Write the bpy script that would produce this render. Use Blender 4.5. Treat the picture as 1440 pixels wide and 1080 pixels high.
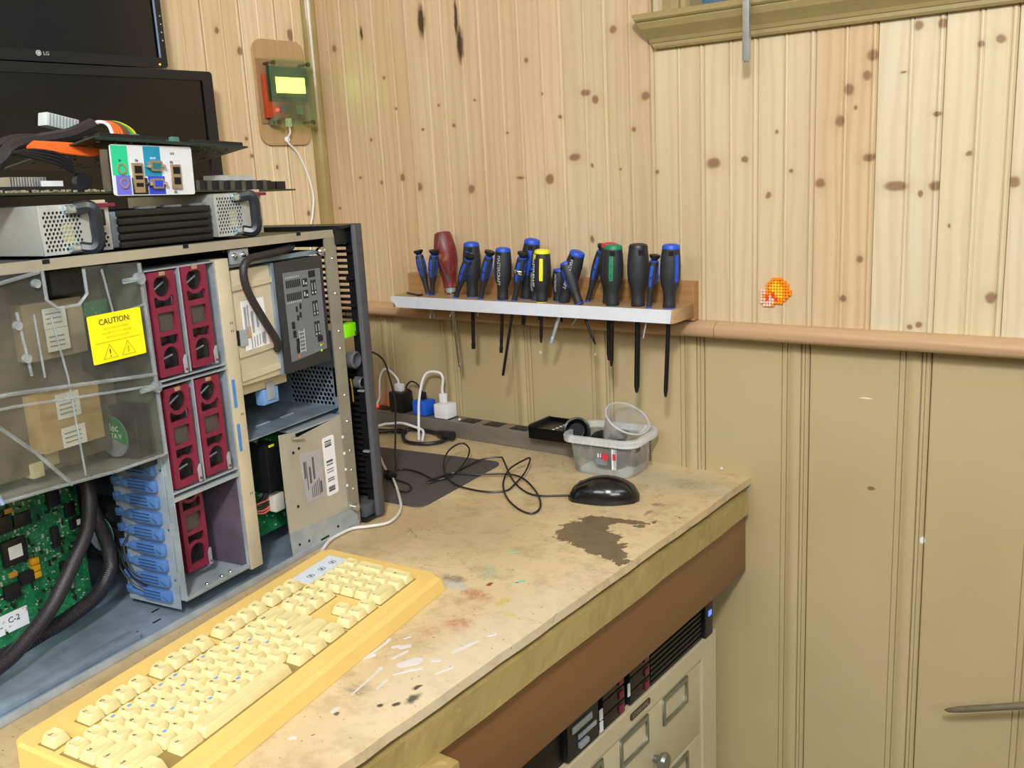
import bpy, bmesh, math, random
from mathutils import Matrix, Vector
PI = math.pi
random.seed(7)
SC = bpy.context.scene
for o in list(bpy.data.objects):
    bpy.data.objects.remove(o)
COL = SC.collection

# ------------------------------------------------------------------ camera
cam = bpy.data.cameras.new('camera'); camo = bpy.data.objects.new('camera', cam); COL.objects.link(camo)
cam.sensor_width = 36.0; cam.lens = 1349.47 * 36.0 / 1440.0; cam.clip_start = 0.02; cam.clip_end = 50
def cam_basis(yaw, pitch, roll):
    f = Vector((math.sin(yaw)*math.cos(pitch), math.cos(yaw)*math.cos(pitch), math.sin(pitch)))
    r = Vector((math.cos(yaw), -math.sin(yaw), 0)); u = r.cross(f)
    r2 = r*math.cos(roll)+u*math.sin(roll); u2 = -r*math.sin(roll)+u*math.cos(roll)
    return Matrix((r2, u2, -f)).transposed()
camo.matrix_world = Matrix.Translation((1.521, -1.41305, 1.27)) @ cam_basis(-0.6510378, -0.22251996, -0.05239453).to_4x4()
SC.camera = camo
# ------------------------------------------------------------------ light
w = bpy.data.worlds.new('world'); SC.world = w; w.use_nodes = True
w.node_tree.nodes['Background'].inputs[0].default_value = (0.75, 0.85, 1, 1)
w.node_tree.nodes['Background'].inputs[1].default_value = 0.6
def area(name, loc, target, size, size_y, power, color):
    l = bpy.data.lights.new(name, 'AREA'); l.shape = 'RECTANGLE'; l.size = size; l.size_y = size_y
    l.energy = power; l.color = color
    o = bpy.data.objects.new(name, l); COL.objects.link(o); o.location = loc
    o.rotation_euler = (Vector(target)-Vector(loc)).to_track_quat('-Z', 'Y').to_euler(); return o
area('ceiling_lamp_and_fill', (1.75, -1.95, 2.2), (0.8, -0.3, 0.9), 0.22, 0.22, 58, (1, 0.985, 0.96))  # the ceiling lamp itself, behind and above the camera
area('ceiling_lamp_and_fill', (2.3, -0.9, 2.2), (0.6, -0.5, 0.9), 0.9, 0.5, 10, (0.97, 0.98, 1))  # added fill with no fixture, lifts the right side
area('ceiling_lamp_and_fill', (0.8, -2.4, 2.2), (0.6, -0.8, 0.7), 1.0, 0.6, 30, (0.92, 0.97, 1))  # added fill from the left front, brightens bench and tower
area('ceiling_lamp_and_fill', (2.9, -2.2, 2.2), (0.1, -0.7, 0.9), 1.3, 0.9, 62, (0.90, 0.96, 1))  # added broad fill, evens out both walls
SC.view_settings.view_transform = 'Standard'; SC.view_settings.look = 'None'
SC.view_settings.gamma = 1; SC.view_settings.use_curve_mapping = False
SC.view_settings.exposure = -0.66

# ------------------------------------------------------------------ colour + materials
def lin(c):
    if isinstance(c, str):
        c = [int(c[i:i+2], 16)/255 for i in (0, 2, 4)]
    return tuple((x/12.92 if x <= .04045 else ((x+.055)/1.055)**2.4) for x in c[:3]) + (1,)
class NT:
    def __init__(s, name):
        s.m = bpy.data.materials.new(name); s.m.use_nodes = True; s.t = s.m.node_tree
        s.b = s.t.nodes['Principled BSDF']; s.out = s.t.nodes['Material Output']
    def n(s, typ, **k):
        x = s.t.nodes.new(typ)
        for a, v in k.items(): setattr(x, a, v)
        return x
    def l(s, a, b): s.t.links.new(a, b)
    def pos(s):
        if not hasattr(s, '_p'): s._p = s.n('ShaderNodeNewGeometry').outputs['Position']
        return s._p
    def vmul(s, v, k):
        x = s.n('ShaderNodeVectorMath', operation='MULTIPLY'); s.l(v, x.inputs[0]); x.inputs[1].default_value = k; return x.outputs[0]
    def noise(s, v, scale, detail=3, rough=.55, dist=0):
        x = s.n('ShaderNodeTexNoise'); s.l(v, x.inputs['Vector']); x.inputs['Scale'].default_value = scale
        x.inputs['Detail'].default_value = detail; x.inputs['Roughness'].default_value = rough; x.inputs['Distortion'].default_value = dist
        return x.outputs['Fac']
    def ramp(s, f, stops):
        x = s.n('ShaderNodeValToRGB'); s.l(f, x.inputs[0]); e = x.color_ramp.elements
        while len(e) > 1: e.remove(e[-1])
        e[0].position = stops[0][0]; e[0].color = stops[0][1]
        for p, c in stops[1:]:
            q = e.new(p); q.color = c
        return x.outputs[0]
    def rng(s, f, a, b, c, d, smooth=False):
        x = s.n('ShaderNodeMapRange'); x.interpolation_type = 'SMOOTHSTEP' if smooth else 'LINEAR'
        s.l(f, x.inputs[0])
        for i, v in enumerate((a, b, c, d)): x.inputs[i+1].default_value = v
        return x.outputs[0]
    def mix(s, f, a, b, mode='MIX'):
        x = s.n('ShaderNodeMix', data_type='RGBA', blend_type=mode)
        for sock, v in ((x.inputs[0], f), (x.inputs[6], a), (x.inputs[7], b)):
            if hasattr(v, 'is_linked'): s.l(v, sock)
            else: sock.default_value = v
        return x.outputs[2]
    def math(s, op, a, b=None):
        x = s.n('ShaderNodeMath', operation=op)
        for i, v in enumerate((a, b)):
            if v is None: continue
            if hasattr(v, 'is_linked'): s.l(v, x.inputs[i])
            else: x.inputs[i].default_value = v
        return x.outputs[0]
    def bump(s, f, strength, dist=.001):
        x = s.n('ShaderNodeBump'); x.inputs['Strength'].default_value = strength; x.inputs['Distance'].default_value = dist
        s.l(f, x.inputs['Height']); s.l(x.outputs[0], s.b.inputs['Normal'])
    def blob(s, v, c, r, soft):
        """mask of an ellipse at c with radii r"""
        x = s.n('ShaderNodeVectorMath', operation='SUBTRACT'); s.l(v, x.inputs[0]); x.inputs[1].default_value = c
        y = s.vmul(x.outputs[0], [0 if q is None else 1/q for q in r])
        z = s.n('ShaderNodeVectorMath', operation='LENGTH'); s.l(y, z.inputs[0])
        return s.rng(z.outputs['Value'], 1-soft, 1+soft, 1, 0, True)
    def warp(s, v, scale, amt, detail=3):
        x = s.n('ShaderNodeTexNoise'); s.l(v, x.inputs['Vector']); x.inputs['Scale'].default_value = scale; x.inputs['Detail'].default_value = detail
        y = s.n('ShaderNodeVectorMath', operation='SUBTRACT'); s.l(x.outputs['Color'], y.inputs[0]); y.inputs[1].default_value = (.5, .5, .5)
        z = s.vmul(y.outputs[0], (amt, amt, amt))
        a = s.n('ShaderNodeVectorMath', operation='ADD'); s.l(v, a.inputs[0]); s.l(z, a.inputs[1]); return a.outputs[0]
MATS = {}
def M(name, col, rough=.5, metal=0, var=.12, scale=60, bump=0, spec=.5, emit=0, stretch=(1, 1, 1), coat=0):
    if name in MATS: return MATS[name]
    t = NT(name); c = lin(col); v = t.vmul(t.pos(), stretch)
    f = t.noise(v, scale, 4)
    lo = tuple(x*(1-var) for x in c[:3])+(1,); hi = tuple(min(1, x*(1+var)) for x in c[:3])+(1,)
    t.l(t.ramp(f, [(.3, lo), (.7, hi)]), t.b.inputs['Base Color'])
    t.b.inputs['Roughness'].default_value = rough; t.b.inputs['Metallic'].default_value = metal
    t.b.inputs['Specular IOR Level'].default_value = spec; t.b.inputs['Coat Weight'].default_value = coat
    if bump: t.bump(f, bump)
    if emit:
        t.b.inputs['Emission Color'].default_value = c; t.b.inputs['Emission Strength'].default_value = emit
    MATS[name] = t.m; return t.m
def clear_mat(name, tint, op, rough=.15, frost=None, var=.4):
    """thin clear plastic: mostly see-through, part glossy, part milky"""
    t = NT(name); tr = t.n('ShaderNodeBsdfTransparent'); tr.inputs[0].default_value = lin(tint)
    t.b.inputs['Base Color'].default_value = lin(frost or tint); t.b.inputs['Roughness'].default_value = rough
    t.b.inputs['Specular IOR Level'].default_value = .8
    fr = t.n('ShaderNodeLayerWeight'); fr.inputs[0].default_value = .12
    nz = t.noise(t.pos(), 35, 4)
    f = t.math('ADD', t.math('MULTIPLY', fr.outputs[0], .8), t.rng(nz, .3, .7, op*(1-var), op*(1+var)))
    mx = t.n('ShaderNodeMixShader'); t.l(f, mx.inputs[0]); t.l(tr.outputs[0], mx.inputs[1]); t.l(t.b.outputs[0], mx.inputs[2])
    t.l(mx.outputs[0], t.out.inputs[0]); MATS[name] = t.m; return t.m
def pine(name, base, dark, axis, knots, seed, grain=1.0, along='z'):
    """pine board; axis 0 = board face spans world x, axis 1 = world y"""
    t = NT(name); p = t.pos()
    if along == 'x':
        mp = t.n('ShaderNodeMapping'); mp.inputs['Rotation'].default_value = (0, PI/2, 0); t.l(p, mp.inputs[0]); p = mp.outputs[0]
    off = t.n('ShaderNodeVectorMath', operation='ADD'); t.l(p, off.inputs[0]); off.inputs[1].default_value = (seed*1.7, seed*2.3, seed*3.1)
    q = t.warp(off.outputs[0], 3.0, .03)
    fine = t.noise(t.vmul(q, (140, 140, 2.2)), 1, 4)
    wv = t.n('ShaderNodeTexWave', wave_type='BANDS', bands_direction='X' if axis == 0 else 'Y')
    t.l(t.vmul(q, (1, 1, .05)), wv.inputs['Vector']); wv.inputs['Scale'].default_value = 17; wv.inputs['Distortion'].default_value = 9
    wv.inputs['Detail'].default_value = 2; wv.inputs['Detail Scale'].default_value = .8
    b, d = lin(base), lin(dark)
    c = t.mix(t.rng(wv.outputs['Fac'], .5, 1, 0, .34*grain), b, d)
    c = t.mix(t.rng(fine, .4, .75, 0, .32*grain), c, d)
    big = t.noise(t.vmul(off.outputs[0], (9, 9, 1.3)), 1, 2)
    c = t.mix(t.rng(big, .4, .75, 0, .5), c, d)
    acc = None
    kp = t.warp(p, 60, .006, 2)
    for (a, z, ra, rz, k) in knots:
        cc = (a, 0, z) if axis == 0 else (0, a, z); rr = (ra, None, rz) if axis == 0 else (None, ra, rz)
        m = t.math('MULTIPLY', t.blob(kp, cc, rr, .45), k)
        acc = m if acc is None else t.math('MAXIMUM', acc, m)
        h = t.math('MULTIPLY', t.blob(kp, cc, tuple(None if q is None else q*1.9 for q in rr), .7), .16*k)
        acc = t.math('MAXIMUM', acc, h)
    if acc is not None:
        c = t.mix(t.rng(acc, 0, .5, 0, .62), c, lin('94704a'))
        c = t.mix(t.rng(acc, .45, .82, 0, .62), c, lin('6a4a30')); c = t.mix(t.rng(acc, .85, 1, 0, .85), c, lin('2e2420'))
    t.l(c, t.b.inputs['Base Color']); t.b.inputs['Roughness'].default_value = .42; t.bump(fine, .08)
    return t.m
BLACK = M('black_plastic', '17181b', .42, var=.25, scale=120)
DKGREY = M('dark_grey_plastic', '35363a', .45)
SOFT = M('soft_black_grip', '24272c', .55, var=.2)
STEEL = M('galvanised_steel', 'a9b4bd', .36, .35, var=.18, scale=28)
STEEL2 = M('bluish_steel', '8797a6', .36, .35, var=.32, scale=18)
CHROME = M('chrome', 'd5d7da', .15, 1, var=.05)
DKSTEEL = M('blackened_steel', '26262a', .3, .6)
BEIGEMET = M('beige_plated_steel', 'cabfa6', .4, .15, var=.1, scale=18)
DARKHOLE = M('dark_recess', '0b0b0c', .9)
WHITEP = M('white_plastic', 'eceef2', .35, var=.03)
WHITEL = M('white_label_paper', 'e6e8ea', .6, var=.04)
GREYL = M('grey_label_paper', 'a9a8ab', .6, var=.05)
INK = M('black_ink', '1a1a1c', .6, var=0)
BLUE = M('blue_rubber', '1c4fc4', .45)
YELLOW = M('yellow_rubber', 'e3e01c', .45, var=.05)
RED = M('red_rubber', 'c4213f', .45); GREEN = M('green_rubber', '0f7a55', .45)
BURG = M('burgundy_plastic', '781e3a', .36, var=.12, scale=30)
TAN = M('tan_cardboard', 'b59a6c', .7)
CLIP = M('blue_clip_plastic', '4d76b2', .45, var=.15, scale=200)
PAINT = None

# ------------------------------------------------------------------ object helpers
def tag(o, label=None, cat=None, group=None, kind=None):
    if label: o['label'] = label
    if cat: o['category'] = cat
    if group: o['group'] = group
    if kind: o['kind'] = kind
    return o
def empty(name, loc=(0, 0, 0), rot=None, label=None, cat=None, group=None, mat4=None):
    o = bpy.data.objects.new(name, None); COL.objects.link(o); o.empty_display_size = .02
    if mat4 is not None: o.matrix_world = mat4
    else:
        o.location = loc
        if rot: o.rotation_euler = rot
    return tag(o, label, cat, group)
def link(name, me, mat, parent=None, label=None, kind=None, smooth=False):
    o = bpy.data.objects.new(name, me); COL.objects.link(o)
    if mat is not None and not me.materials: me.materials.append(mat)
    if parent is not None: o.parent = parent
    if smooth:
        for p in me.polygons: p.use_smooth = True
    return tag(o, label, kind=kind)
class MB:
    def __init__(s): s.bm = bmesh.new()
    def box(s, x0, x1, y0, y1, z0, z1, bev=0, m=None):
        mt = Matrix.Translation(((x0+x1)/2, (y0+y1)/2, (z0+z1)/2)) @ Matrix.Diagonal((abs(x1-x0), abs(y1-y0), abs(z1-z0), 1))
        if m is not None: mt = m @ mt
        r = bmesh.ops.create_cube(s.bm, size=1, matrix=mt)
        if bev:
            es = {e for v in r['verts'] for e in v.link_edges}
            bmesh.ops.bevel(s.bm, geom=list(es), offset=bev, segments=2, affect='EDGES', profile=.6)
        return s
    def hexa(s, pts):
        """8 points: bottom 4 then top 4, both in order"""
        v = [s.bm.verts.new(p) for p in pts]
        for f in ((3, 2, 1, 0), (4, 5, 6, 7), (0, 1, 5, 4), (1, 2, 6, 5), (2, 3, 7, 6), (3, 0, 4, 7)):
            s.bm.faces.new([v[i] for i in f])
        return s
    def prism(s, pts, fn, a, b):
        """pts 2-D outline; fn(p, q, h) -> 3-D; from height a to b"""
        lo = [s.bm.verts.new(fn(p[0], p[1], a)) for p in pts]; hi = [s.bm.verts.new(fn(p[0], p[1], b)) for p in pts]
        n = len(pts); s.bm.faces.new(lo[::-1]); s.bm.faces.new(hi)
        for i in range(n): s.bm.faces.new((lo[i], lo[(i+1) % n], hi[(i+1) % n], hi[i]))
        return s
    def tube(s, pts, r, seg=8, cap=True):
        pts = [Vector(p) for p in pts]; rs = r if isinstance(r, (list, tuple)) else [r]*len(pts)
        rings = []; up = None
        for i, p in enumerate(pts):
            d = (pts[min(i+1, len(pts)-1)]-pts[max(i-1, 0)]).normalized()
            if up is None:
                up = Vector((0, 0, 1)) if abs(d.z) < .9 else Vector((1, 0, 0))
            a = d.cross(up); a.normalize(); up = a.cross(d).normalized()
            rings.append([s.bm.verts.new(p + (a*math.cos(2*PI*k/seg) + up*math.sin(2*PI*k/seg))*rs[i]) for k in range(seg)])
        for A, B in zip(rings, rings[1:]):
            for k in range(seg): s.bm.faces.new((A[k], A[(k+1) % seg], B[(k+1) % seg], B[k]))
        if cap: s.bm.faces.new(rings[0][::-1]); s.bm.faces.new(rings[-1])
        return s
    def lathe(s, prof, seg=20, m=None, sx=1, sy=1):
        rings = []
        for r, z in prof:
            ring = [Vector((r*sx*math.cos(2*PI*k/seg), r*sy*math.sin(2*PI*k/seg), z)) for k in range(seg)]
            rings.append([s.bm.verts.new(m @ v if m is not None else v) for v in ring])
        for A, B in zip(rings, rings[1:]):
            for k in range(seg): s.bm.faces.new((A[k], A[(k+1) % seg], B[(k+1) % seg], B[k]))
        s.bm.faces.new(rings[0][::-1]); s.bm.faces.new(rings[-1]); return s
    def sphere(s, c, r, seg=12, sc=(1, 1, 1)):
        bmesh.ops.create_uvsphere(s.bm, u_segments=seg, v_segments=max(6, seg*2//3), radius=r,
                                  matrix=Matrix.Translation(c) @ Matrix.Diagonal((*sc, 1))); return s
    def strip(s, prof, fn, a, b):
        """open profile extruded from a to b"""
        lo = [s.bm.verts.new(fn(p[0], p[1], a)) for p in prof]; hi = [s.bm.verts.new(fn(p[0], p[1], b)) for p in prof]
        for i in range(len(prof)-1): s.bm.faces.new((lo[i], lo[i+1], hi[i+1], hi[i]))
        return s
    def build(s, name, mat, parent=None, label=None, kind=None, smooth=False, loc=None):
        bmesh.ops.recalc_face_normals(s.bm, faces=s.bm.faces[:])
        me = bpy.data.meshes.new(name); s.bm.to_mesh(me); s.bm.free()
        o = link(name, me, mat, parent, label, kind)
        if smooth:
            for p in me.polygons: p.use_smooth = True
            me.set_sharp_from_angle(angle=math.radians(38))
        if loc is not None: o.location = loc
        return o
def box(name, mat, parent, x0, x1, y0, y1, z0, z1, bev=0, **k):
    return MB().box(x0, x1, y0, y1, z0, z1, bev).build(name, mat, parent, smooth=bool(bev), **k)
def spline(pts, n=8):
    """Catmull-Rom through pts"""
    P = [Vector(p) for p in pts]; P = [P[0]*2-P[1]]+P+[P[-1]*2-P[-2]]; out = []
    for i in range(1, len(P)-2):
        for k in range(n):
            t = k/n; a, b, c, d = P[i-1:i+3]
            out.append(.5*((2*b)+(c-a)*t+(2*a-5*b+4*c-d)*t*t+(3*b-a-3*c+d)*t**3))
    out.append(P[-2]); return out
def cable(name, mat, parent, pts, r, n=8, seg=8, **k):
    return MB().tube(spline(pts, n), r, seg).build(name, mat, parent, smooth=True, **k)
def _curve_mesh(cu, name):
    o = bpy.data.objects.new('tmp', cu); COL.objects.link(o)
    dg = bpy.context.evaluated_depsgraph_get(); me = bpy.data.meshes.new_from_object(o.evaluated_get(dg)); me.name = name
    bpy.data.objects.remove(o); bpy.data.curves.remove(cu); me.materials.clear(); return me
def frame(o, x, y):
    x = Vector(x).normalized(); y = Vector(y).normalized(); z = x.cross(y)
    m = Matrix((x, y, z)).transposed().to_4x4(); m.translation = Vector(o); return m
def plate(name, loops, t, m4, mat, parent=None, **k):
    """flat plate with holes: loops[0] is the outline (2-D), the rest are holes"""
    cu = bpy.data.curves.new(name, 'CURVE'); cu.dimensions = '2D'; cu.fill_mode = 'BOTH'; cu.extrude = t/2
    for lp in loops:
        s = cu.splines.new('POLY'); s.points.add(len(lp)-1); s.use_cyclic_u = True
        for i, p in enumerate(lp): s.points[i].co = (p[0], p[1], 0, 1)
    me = _curve_mesh(cu, name); me.transform(m4)
    return link(name, me, mat, parent, **k)
def text(name, s, size, m4, mat, parent=None, ext=.00015, align='CENTER', spacing=1, **k):
    cu = bpy.data.curves.new(name, 'FONT'); cu.body = s; cu.size = size; cu.extrude = ext; cu.align_x = align; cu.align_y = 'CENTER'
    cu.resolution_u = 2; cu.space_character = spacing
    me = _curve_mesh(cu, name); me.transform(m4); return link(name, me, mat, parent, **k)
def circ(cx, cy, r, n=12, a0=0, a1=2*PI, ry=None):
    full = abs(a1-a0-2*PI) < 1e-6; ry = ry or r
    return [(cx+r*math.cos(a0+(a1-a0)*i/(n if full else n-1)), cy+ry*math.sin(a0+(a1-a0)*i/(n if full else n-1))) for i in range(n)]
def rrect(x0, x1, y0, y1, r, n=5):
    out = []
    for cx, cy, a in ((x1-r, y1-r, 0), (x0+r, y1-r, PI/2), (x0+r, y0+r, PI), (x1-r, y0+r, 1.5*PI)):
        out += [(cx+r*math.cos(a+PI/2*i/n), cy+r*math.sin(a+PI/2*i/n)) for i in range(n+1)]
    return out
def rect(x0, x1, y0, y1): return [(x0, y0), (x1, y0), (x1, y1), (x0, y1)]
XZ = lambda p, q, h: (p, h, q)

# ================================================================== ROOM
WL = -0.022            # left wall plane (x); back wall plane is y = 0 above the rail, y = 0.02 below
PAINTMAT = NT('olive_tan_paint'); t = PAINTMAT
f = t.noise(t.pos(), 3, 3); g = t.noise(t.pos(), 260, 2)
c = t.mix(t.rng(f, .3, .7, 0, 1), lin('af9e74'), lin('b7a680'))
for (a, z, ra, rz, col, op) in [(1.1083, .7623, .006, .003, '7a4a1e', .8), (1.1854, .6931, .004, .005, 'f2f2ee', .9), (.8628, .758, .0025, .002, 'e8e8ee', .8),
                                (.8666, .7484, .0022, .003, 'e8e8ee', .9), (1.0966, .9034, .009, .0012, 'efe9d8', .8), (.5, .93, .0025, .0025, 'f0e6c0', .8), (.62, .935, .0025, .0025, 'f0e6c0', .8)]:
    c = t.mix(t.math('MULTIPLY', t.blob(t.warp(t.pos(), 120, .004), (a, 0, z), (ra, None, rz), .3), op), c, lin(col))
t.l(c, t.b.inputs['Base Color']); t.b.inputs['Roughness'].default_value = .38; t.bump(g, .12)
WALLPAINT = t.m
CEILM = M('white_ceiling_paint', 'dedad0', .8, var=.03); FLOORM = M('grey_concrete_floor', '6d675e', .7, var=.2, scale=8)
PLAINW = M('plain_wall_paint', 'b9aa86', .7, var=.05)
def struct(o): o['kind'] = 'structure'; return o
struct(box('floor', FLOORM, None, -.12, 3.6, -3.6, .15, -.05, 0))
struct(box('ceiling', CEILM, None, -.12, 3.6, -3.6, .15, 2.3, 2.35))
struct(box('wall_right', PLAINW, None, 3.6, 3.7, -3.6, .15, 0, 2.3))
struct(box('wall_front', PLAINW, None, -.12, 3.7, -3.7, -3.6, 0, 2.3))
wb = struct(empty('wall_back')); wl = struct(empty('wall_left'))
MB().box(-.12, .84, .055, .15, 0, 2.3).box(1.62, 3.6, .055, .15, 0, 2.3).box(.84, 1.62, .055, .15, 0, 1.5).box(.84, 1.62, .055, .15, 1.98, 2.3).build('wall_core', PLAINW, wb)
box('wall_core', PLAINW, wl, -.12, -.04, -3.6, .055, 0, 2.3)
P2 = .0432
def pine_profile(W):
    """cross-section of one board: groove | flat | bead between two grooves | flat | bead"""
    def bead(x):
        return [(x-.0046, 0), (x-.0038, .0016), (x-.0030, .0014), (x-.0018, -.0004), (x, -.0009), (x+.0018, -.0004), (x+.0030, .0014), (x+.0038, .0016), (x+.0046, 0)]
    p = [(.0003, .012), (.0003, .001), (.0012, 0)] + bead(W/2-.0) + [(W-.0100, 0), (W-.0092, .0016), (W-.0084, .0014), (W-.007, -.0005), (W-.0052, -.0009), (W-.0034, -.0005), (W-.002, .0012), (W-.0006, .003), (W-.0003, .012)]
    return p
KB = [(0.043, 1.518, 0.0061, 0.0067), (0.278, 1.54, 0.0086, 0.0296), (0.367, 1.489, 0.0078, 0.0316), (0.361, 1.535, 0.0042, 0.036), (0.122, 1.537, 0.004, 0.0129), (0.686, 1.476, 0.0066, 0.0065), (0.63, 1.384, 0.0097, 0.0057), (0.649, 1.371, 0.0069, 0.0068), (0.743, 1.369, 0.0077, 0.0066), (0.604, 1.28, 0.0115, 0.0059), (0.551, 1.245, 0.009, 0.0085), (0.374, 1.233, 0.0082, 0.0078), (0.245, 1.241, 0.008, 0.0081), (0.202, 1.26, 0.006, 0.0068), (0.488, 1.25, 0.0094, 0.0025), (0.173, 1.45, 0.0046, 0.0039), (0.307, 1.388, 0.0035, 0.0025), (0.394, 1.391, 0.0033, 0.0025), (0.341, 1.35, 0.0041, 0.0038), (0.512, 1.448, 0.0045, 0.0046), (0.542, 1.389, 0.003, 0.0023), (0.578, 1.349, 0.0044, 0.0035), (0.463, 1.329, 0.0032, 0.0024), (0.264, 1.347, 0.0036, 0.0026), (0.125, 1.336, 0.0039, 0.0041), (0.199, 1.391, 0.0037, 0.0026), (0.634, 1.141, 0.0043, 0.0061), (0.693, 1.257, 0.0027, 0.0023), (0.72, 1.319, 0.0039, 0.0045), (0.019, 1.204, 0.0042, 0.0029), (0.639, 1.265, 0.0028, 0.0035), (0.086, 1.264, 0.0041, 0.0028), (0.145, 1.252, 0.005, 0.0042), (1.098, 1.394, 0.0086, 0.0075), (1.09, 1.368, 0.0058, 0.0066), (1.066, 1.351, 0.0069, 0.0077), (1.054, 1.309, 0.007, 0.0078), (1.076, 1.326, 0.003, 0.0029), (1.096, 1.257, 0.0088, 0.0059), (0.86, 1.259, 0.0119, 0.0086), (0.911, 1.263, 0.0057, 0.0053), (0.984, 1.243, 0.0032, 0.0031), (1.027, 1.223, 0.0073, 0.0071), (0.949, 1.208, 0.0045, 0.0042), (1.134, 1.216, 0.0161, 0.0068), (1.186, 1.215, 0.0082, 0.0067), (1.167, 1.205, 0.0037, 0.0039), (1.226, 1.255, 0.0044, 0.0037), (1.184, 1.31, 0.0054, 0.0037), (1.156, 1.425, 0.0063, 0.0063), (1.186, 1.424, 0.0061, 0.0062), (1.234, 1.393, 0.0042, 0.0044), (1.257, 1.397, 0.0058, 0.0061), (1.282, 1.217, 0.0083, 0.0073), (1.139, 1.368, 0.0046, 0.0019), (1.087, 1.114, 0.005, 0.0051), (0.961, 1.3, 0.0033, 0.0031), (0.761, 1.249, 0.0039, 0.0034), (1.206, 1.161, 0.0018, 0.0029), (1.065, 1.056, 0.0052, 0.0053), (1.263, 1.065, 0.007, 0.0077), (1.16, 1.019, 0.0039, 0.0041), (1.172, 1.023, 0.0048, 0.0051)]
KA = [(-0.229, 1.543, 0.005, 0.0063), (-0.182, 1.509, 0.0055, 0.0077), (-0.054, 1.546, 0.007, 0.0122), (-0.189, 1.348, 0.004, 0.004), (-0.18, 1.316, 0.004, 0.004), (-0.05, 1.197, 0.005, 0.0058), (-0.12, 1.293, 0.0036, 0.0041)]
TONES = {12: ('ccb490', 'ac8c64'), 13: ('cec2a6', 'bca886'), 11: ('cbb998', 'b89e76'), 9: ('ccbb9a', 'b89e76'), 8: ('c8b392', 'b0946c'), 15: ('cec2a6', 'bca886'), 14: ('d0c2a2', 'bca680')}
prof = pine_profile(2*P2); BMESH = {}
def board_mesh(z0, z1):
    if (z0, z1) not in BMESH:
        mb = MB(); mb.strip(prof, lambda p, q, h: (p, q, h), z0, z1)
        o = mb.build('board', None); BMESH[(z0, z1)] = o.data; bpy.data.objects.remove(o)
    return BMESH[(z0, z1)]
def put_board(name, me, mat, parent, loc, rotz=0):
    o = bpy.data.objects.new(name, me); COL.objects.link(o); o.parent = parent; o.location = loc; o.rotation_euler = (0, 0, rotz)
    if not me.materials: me.materials.append(mat)
    o.material_slots[0].link = 'OBJECT'; o.material_slots[0].material = mat; return o
for m in range(0, 26):
    x0 = .0245+P2*(2*m-1)
    base, dark = TONES.get(m, random.choice([('cbb491', 'b5956e'), ('c9b08c', 'b29068'), ('cfb896', 'ba9b76')] if m < 7 else [('cdbb9c', 'b89e78'), ('d0c0a2', 'bca27c')]))
    ks = [(a, z, ra, rz, 1.0 if rz > .012 else .8) for a, z, ra, rz in KB if x0-.004 <= a < x0+2*P2+.004]
    mt = pine('pine_board', base, dark, 0, ks, m+1)
    if .74 < x0 < 1.6:
        put_board('board', board_mesh(1.005, 1.47), mt, wb, (x0, 0, 0)); put_board('board', board_mesh(2.0, 2.3), mt, wb, (x0, 0, 0))
    else: put_board('board', board_mesh(1.005, 2.3), mt, wb, (x0, 0, 0))
for m in range(0, 12):
    y1 = -.0459 - P2 + .003 - 2*P2*m + 2*P2     # right edge of the board; boards run towards the camera
    ks = [(a, z, ra, rz, .8) for a, z, ra, rz in KA if y1-2*P2 <= a < y1]
    mt = pine('pine_board', *random.choice([('e6d2ae', 'cdb084'), ('e2cca6', 'c8aa7c'), ('e8d4b2', 'd0b48a')]), 1, ks, m+40)
    o = put_board('board', board_mesh(1.005, 2.3) if m else board_mesh(1.005, 2.3), mt, wl, (WL, y1-2*P2, 0), PI/2)
# lower painted panel boards, both walls
def low_profile():
    W = .1775
    def g(x): return [(x-.0008, 0), (x-.0003, .0022), (x+.0003, .0022), (x+.0008, 0)]
    p = [(0, .03), (0, .002), (.0016, 0)] + g(.1335) + g(.1418) + [(.1432, -.001)]
    p += [(.1445+i*.0031, -.001-.0022*math.sin(PI*i/6)**1) for i in range(7)]
    p += [(.1644, .0032), (.1655, -.0006)] + g(.1700) + [(.1745, 0), (.1762, .0022), (.1762, .03)]
    return p
lp = low_profile(); mb = MB(); mb.strip(lp, lambda p, q, h: (p, q, h), 0, 1.0); o = mb.build('panel_board', None); LOWM = o.data; bpy.data.objects.remove(o)
for m in range(-1, 17):
    put_board('panel_board', LOWM, WALLPAINT, wb, (1.0100-.1775*6+.1775*m, .02, 0))
for m in range(0, 12):
    put_board('panel_board', LOWM, WALLPAINT, wl, (WL-.01, -.02-.1775*(m+1), 0), PI/2)
# chair rail (natural pine), corner strip, window
RAILM = pine('pine_rail', 'bf9f7c', 'a2805c', 0, [], 77, 1, 'x')
rp = [(.02, .9865), (-.014, .9865), (-.019, .989), (-.0215, .994), (-.0215, 1.001), (-.019, 1.006), (-.013, 1.0105), (-.006, 1.012), (.004, 1.0125), (.02, 1.0125)]
t1 = struct(MB().prism(rp, lambda p, q, h: (h, p, q), .018, .868).prism(rp, lambda p, q, h: (h, p, q), .869, 3.5).build('trim_1', RAILM, smooth=True))
struct(MB().prism(rp, lambda p, q, h: (WL-p, h, q), -3.5, -.005).build('trim_2', RAILM, smooth=True))
CORN = M('corner_moulding_paint', '9a8452', .28, var=.1, coat=.5, scale=20)
cp = [(WL-.001, .0)] + [(WL-.001+.0215*(1-math.cos(a)), -.021+.021*(1-math.sin(a))) for a in [PI/2*k/8 for k in range(9)]][::1]
cp = [(WL, 0), (WL+.020, 0), (WL+.0205, -.004), (WL+.0185, -.0045), (WL+.017, -.009), (WL+.013, -.0145), (WL+.0075, -.0175), (WL+.0035, -.019), (WL+.003, -.0215), (WL, -.021)]
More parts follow.
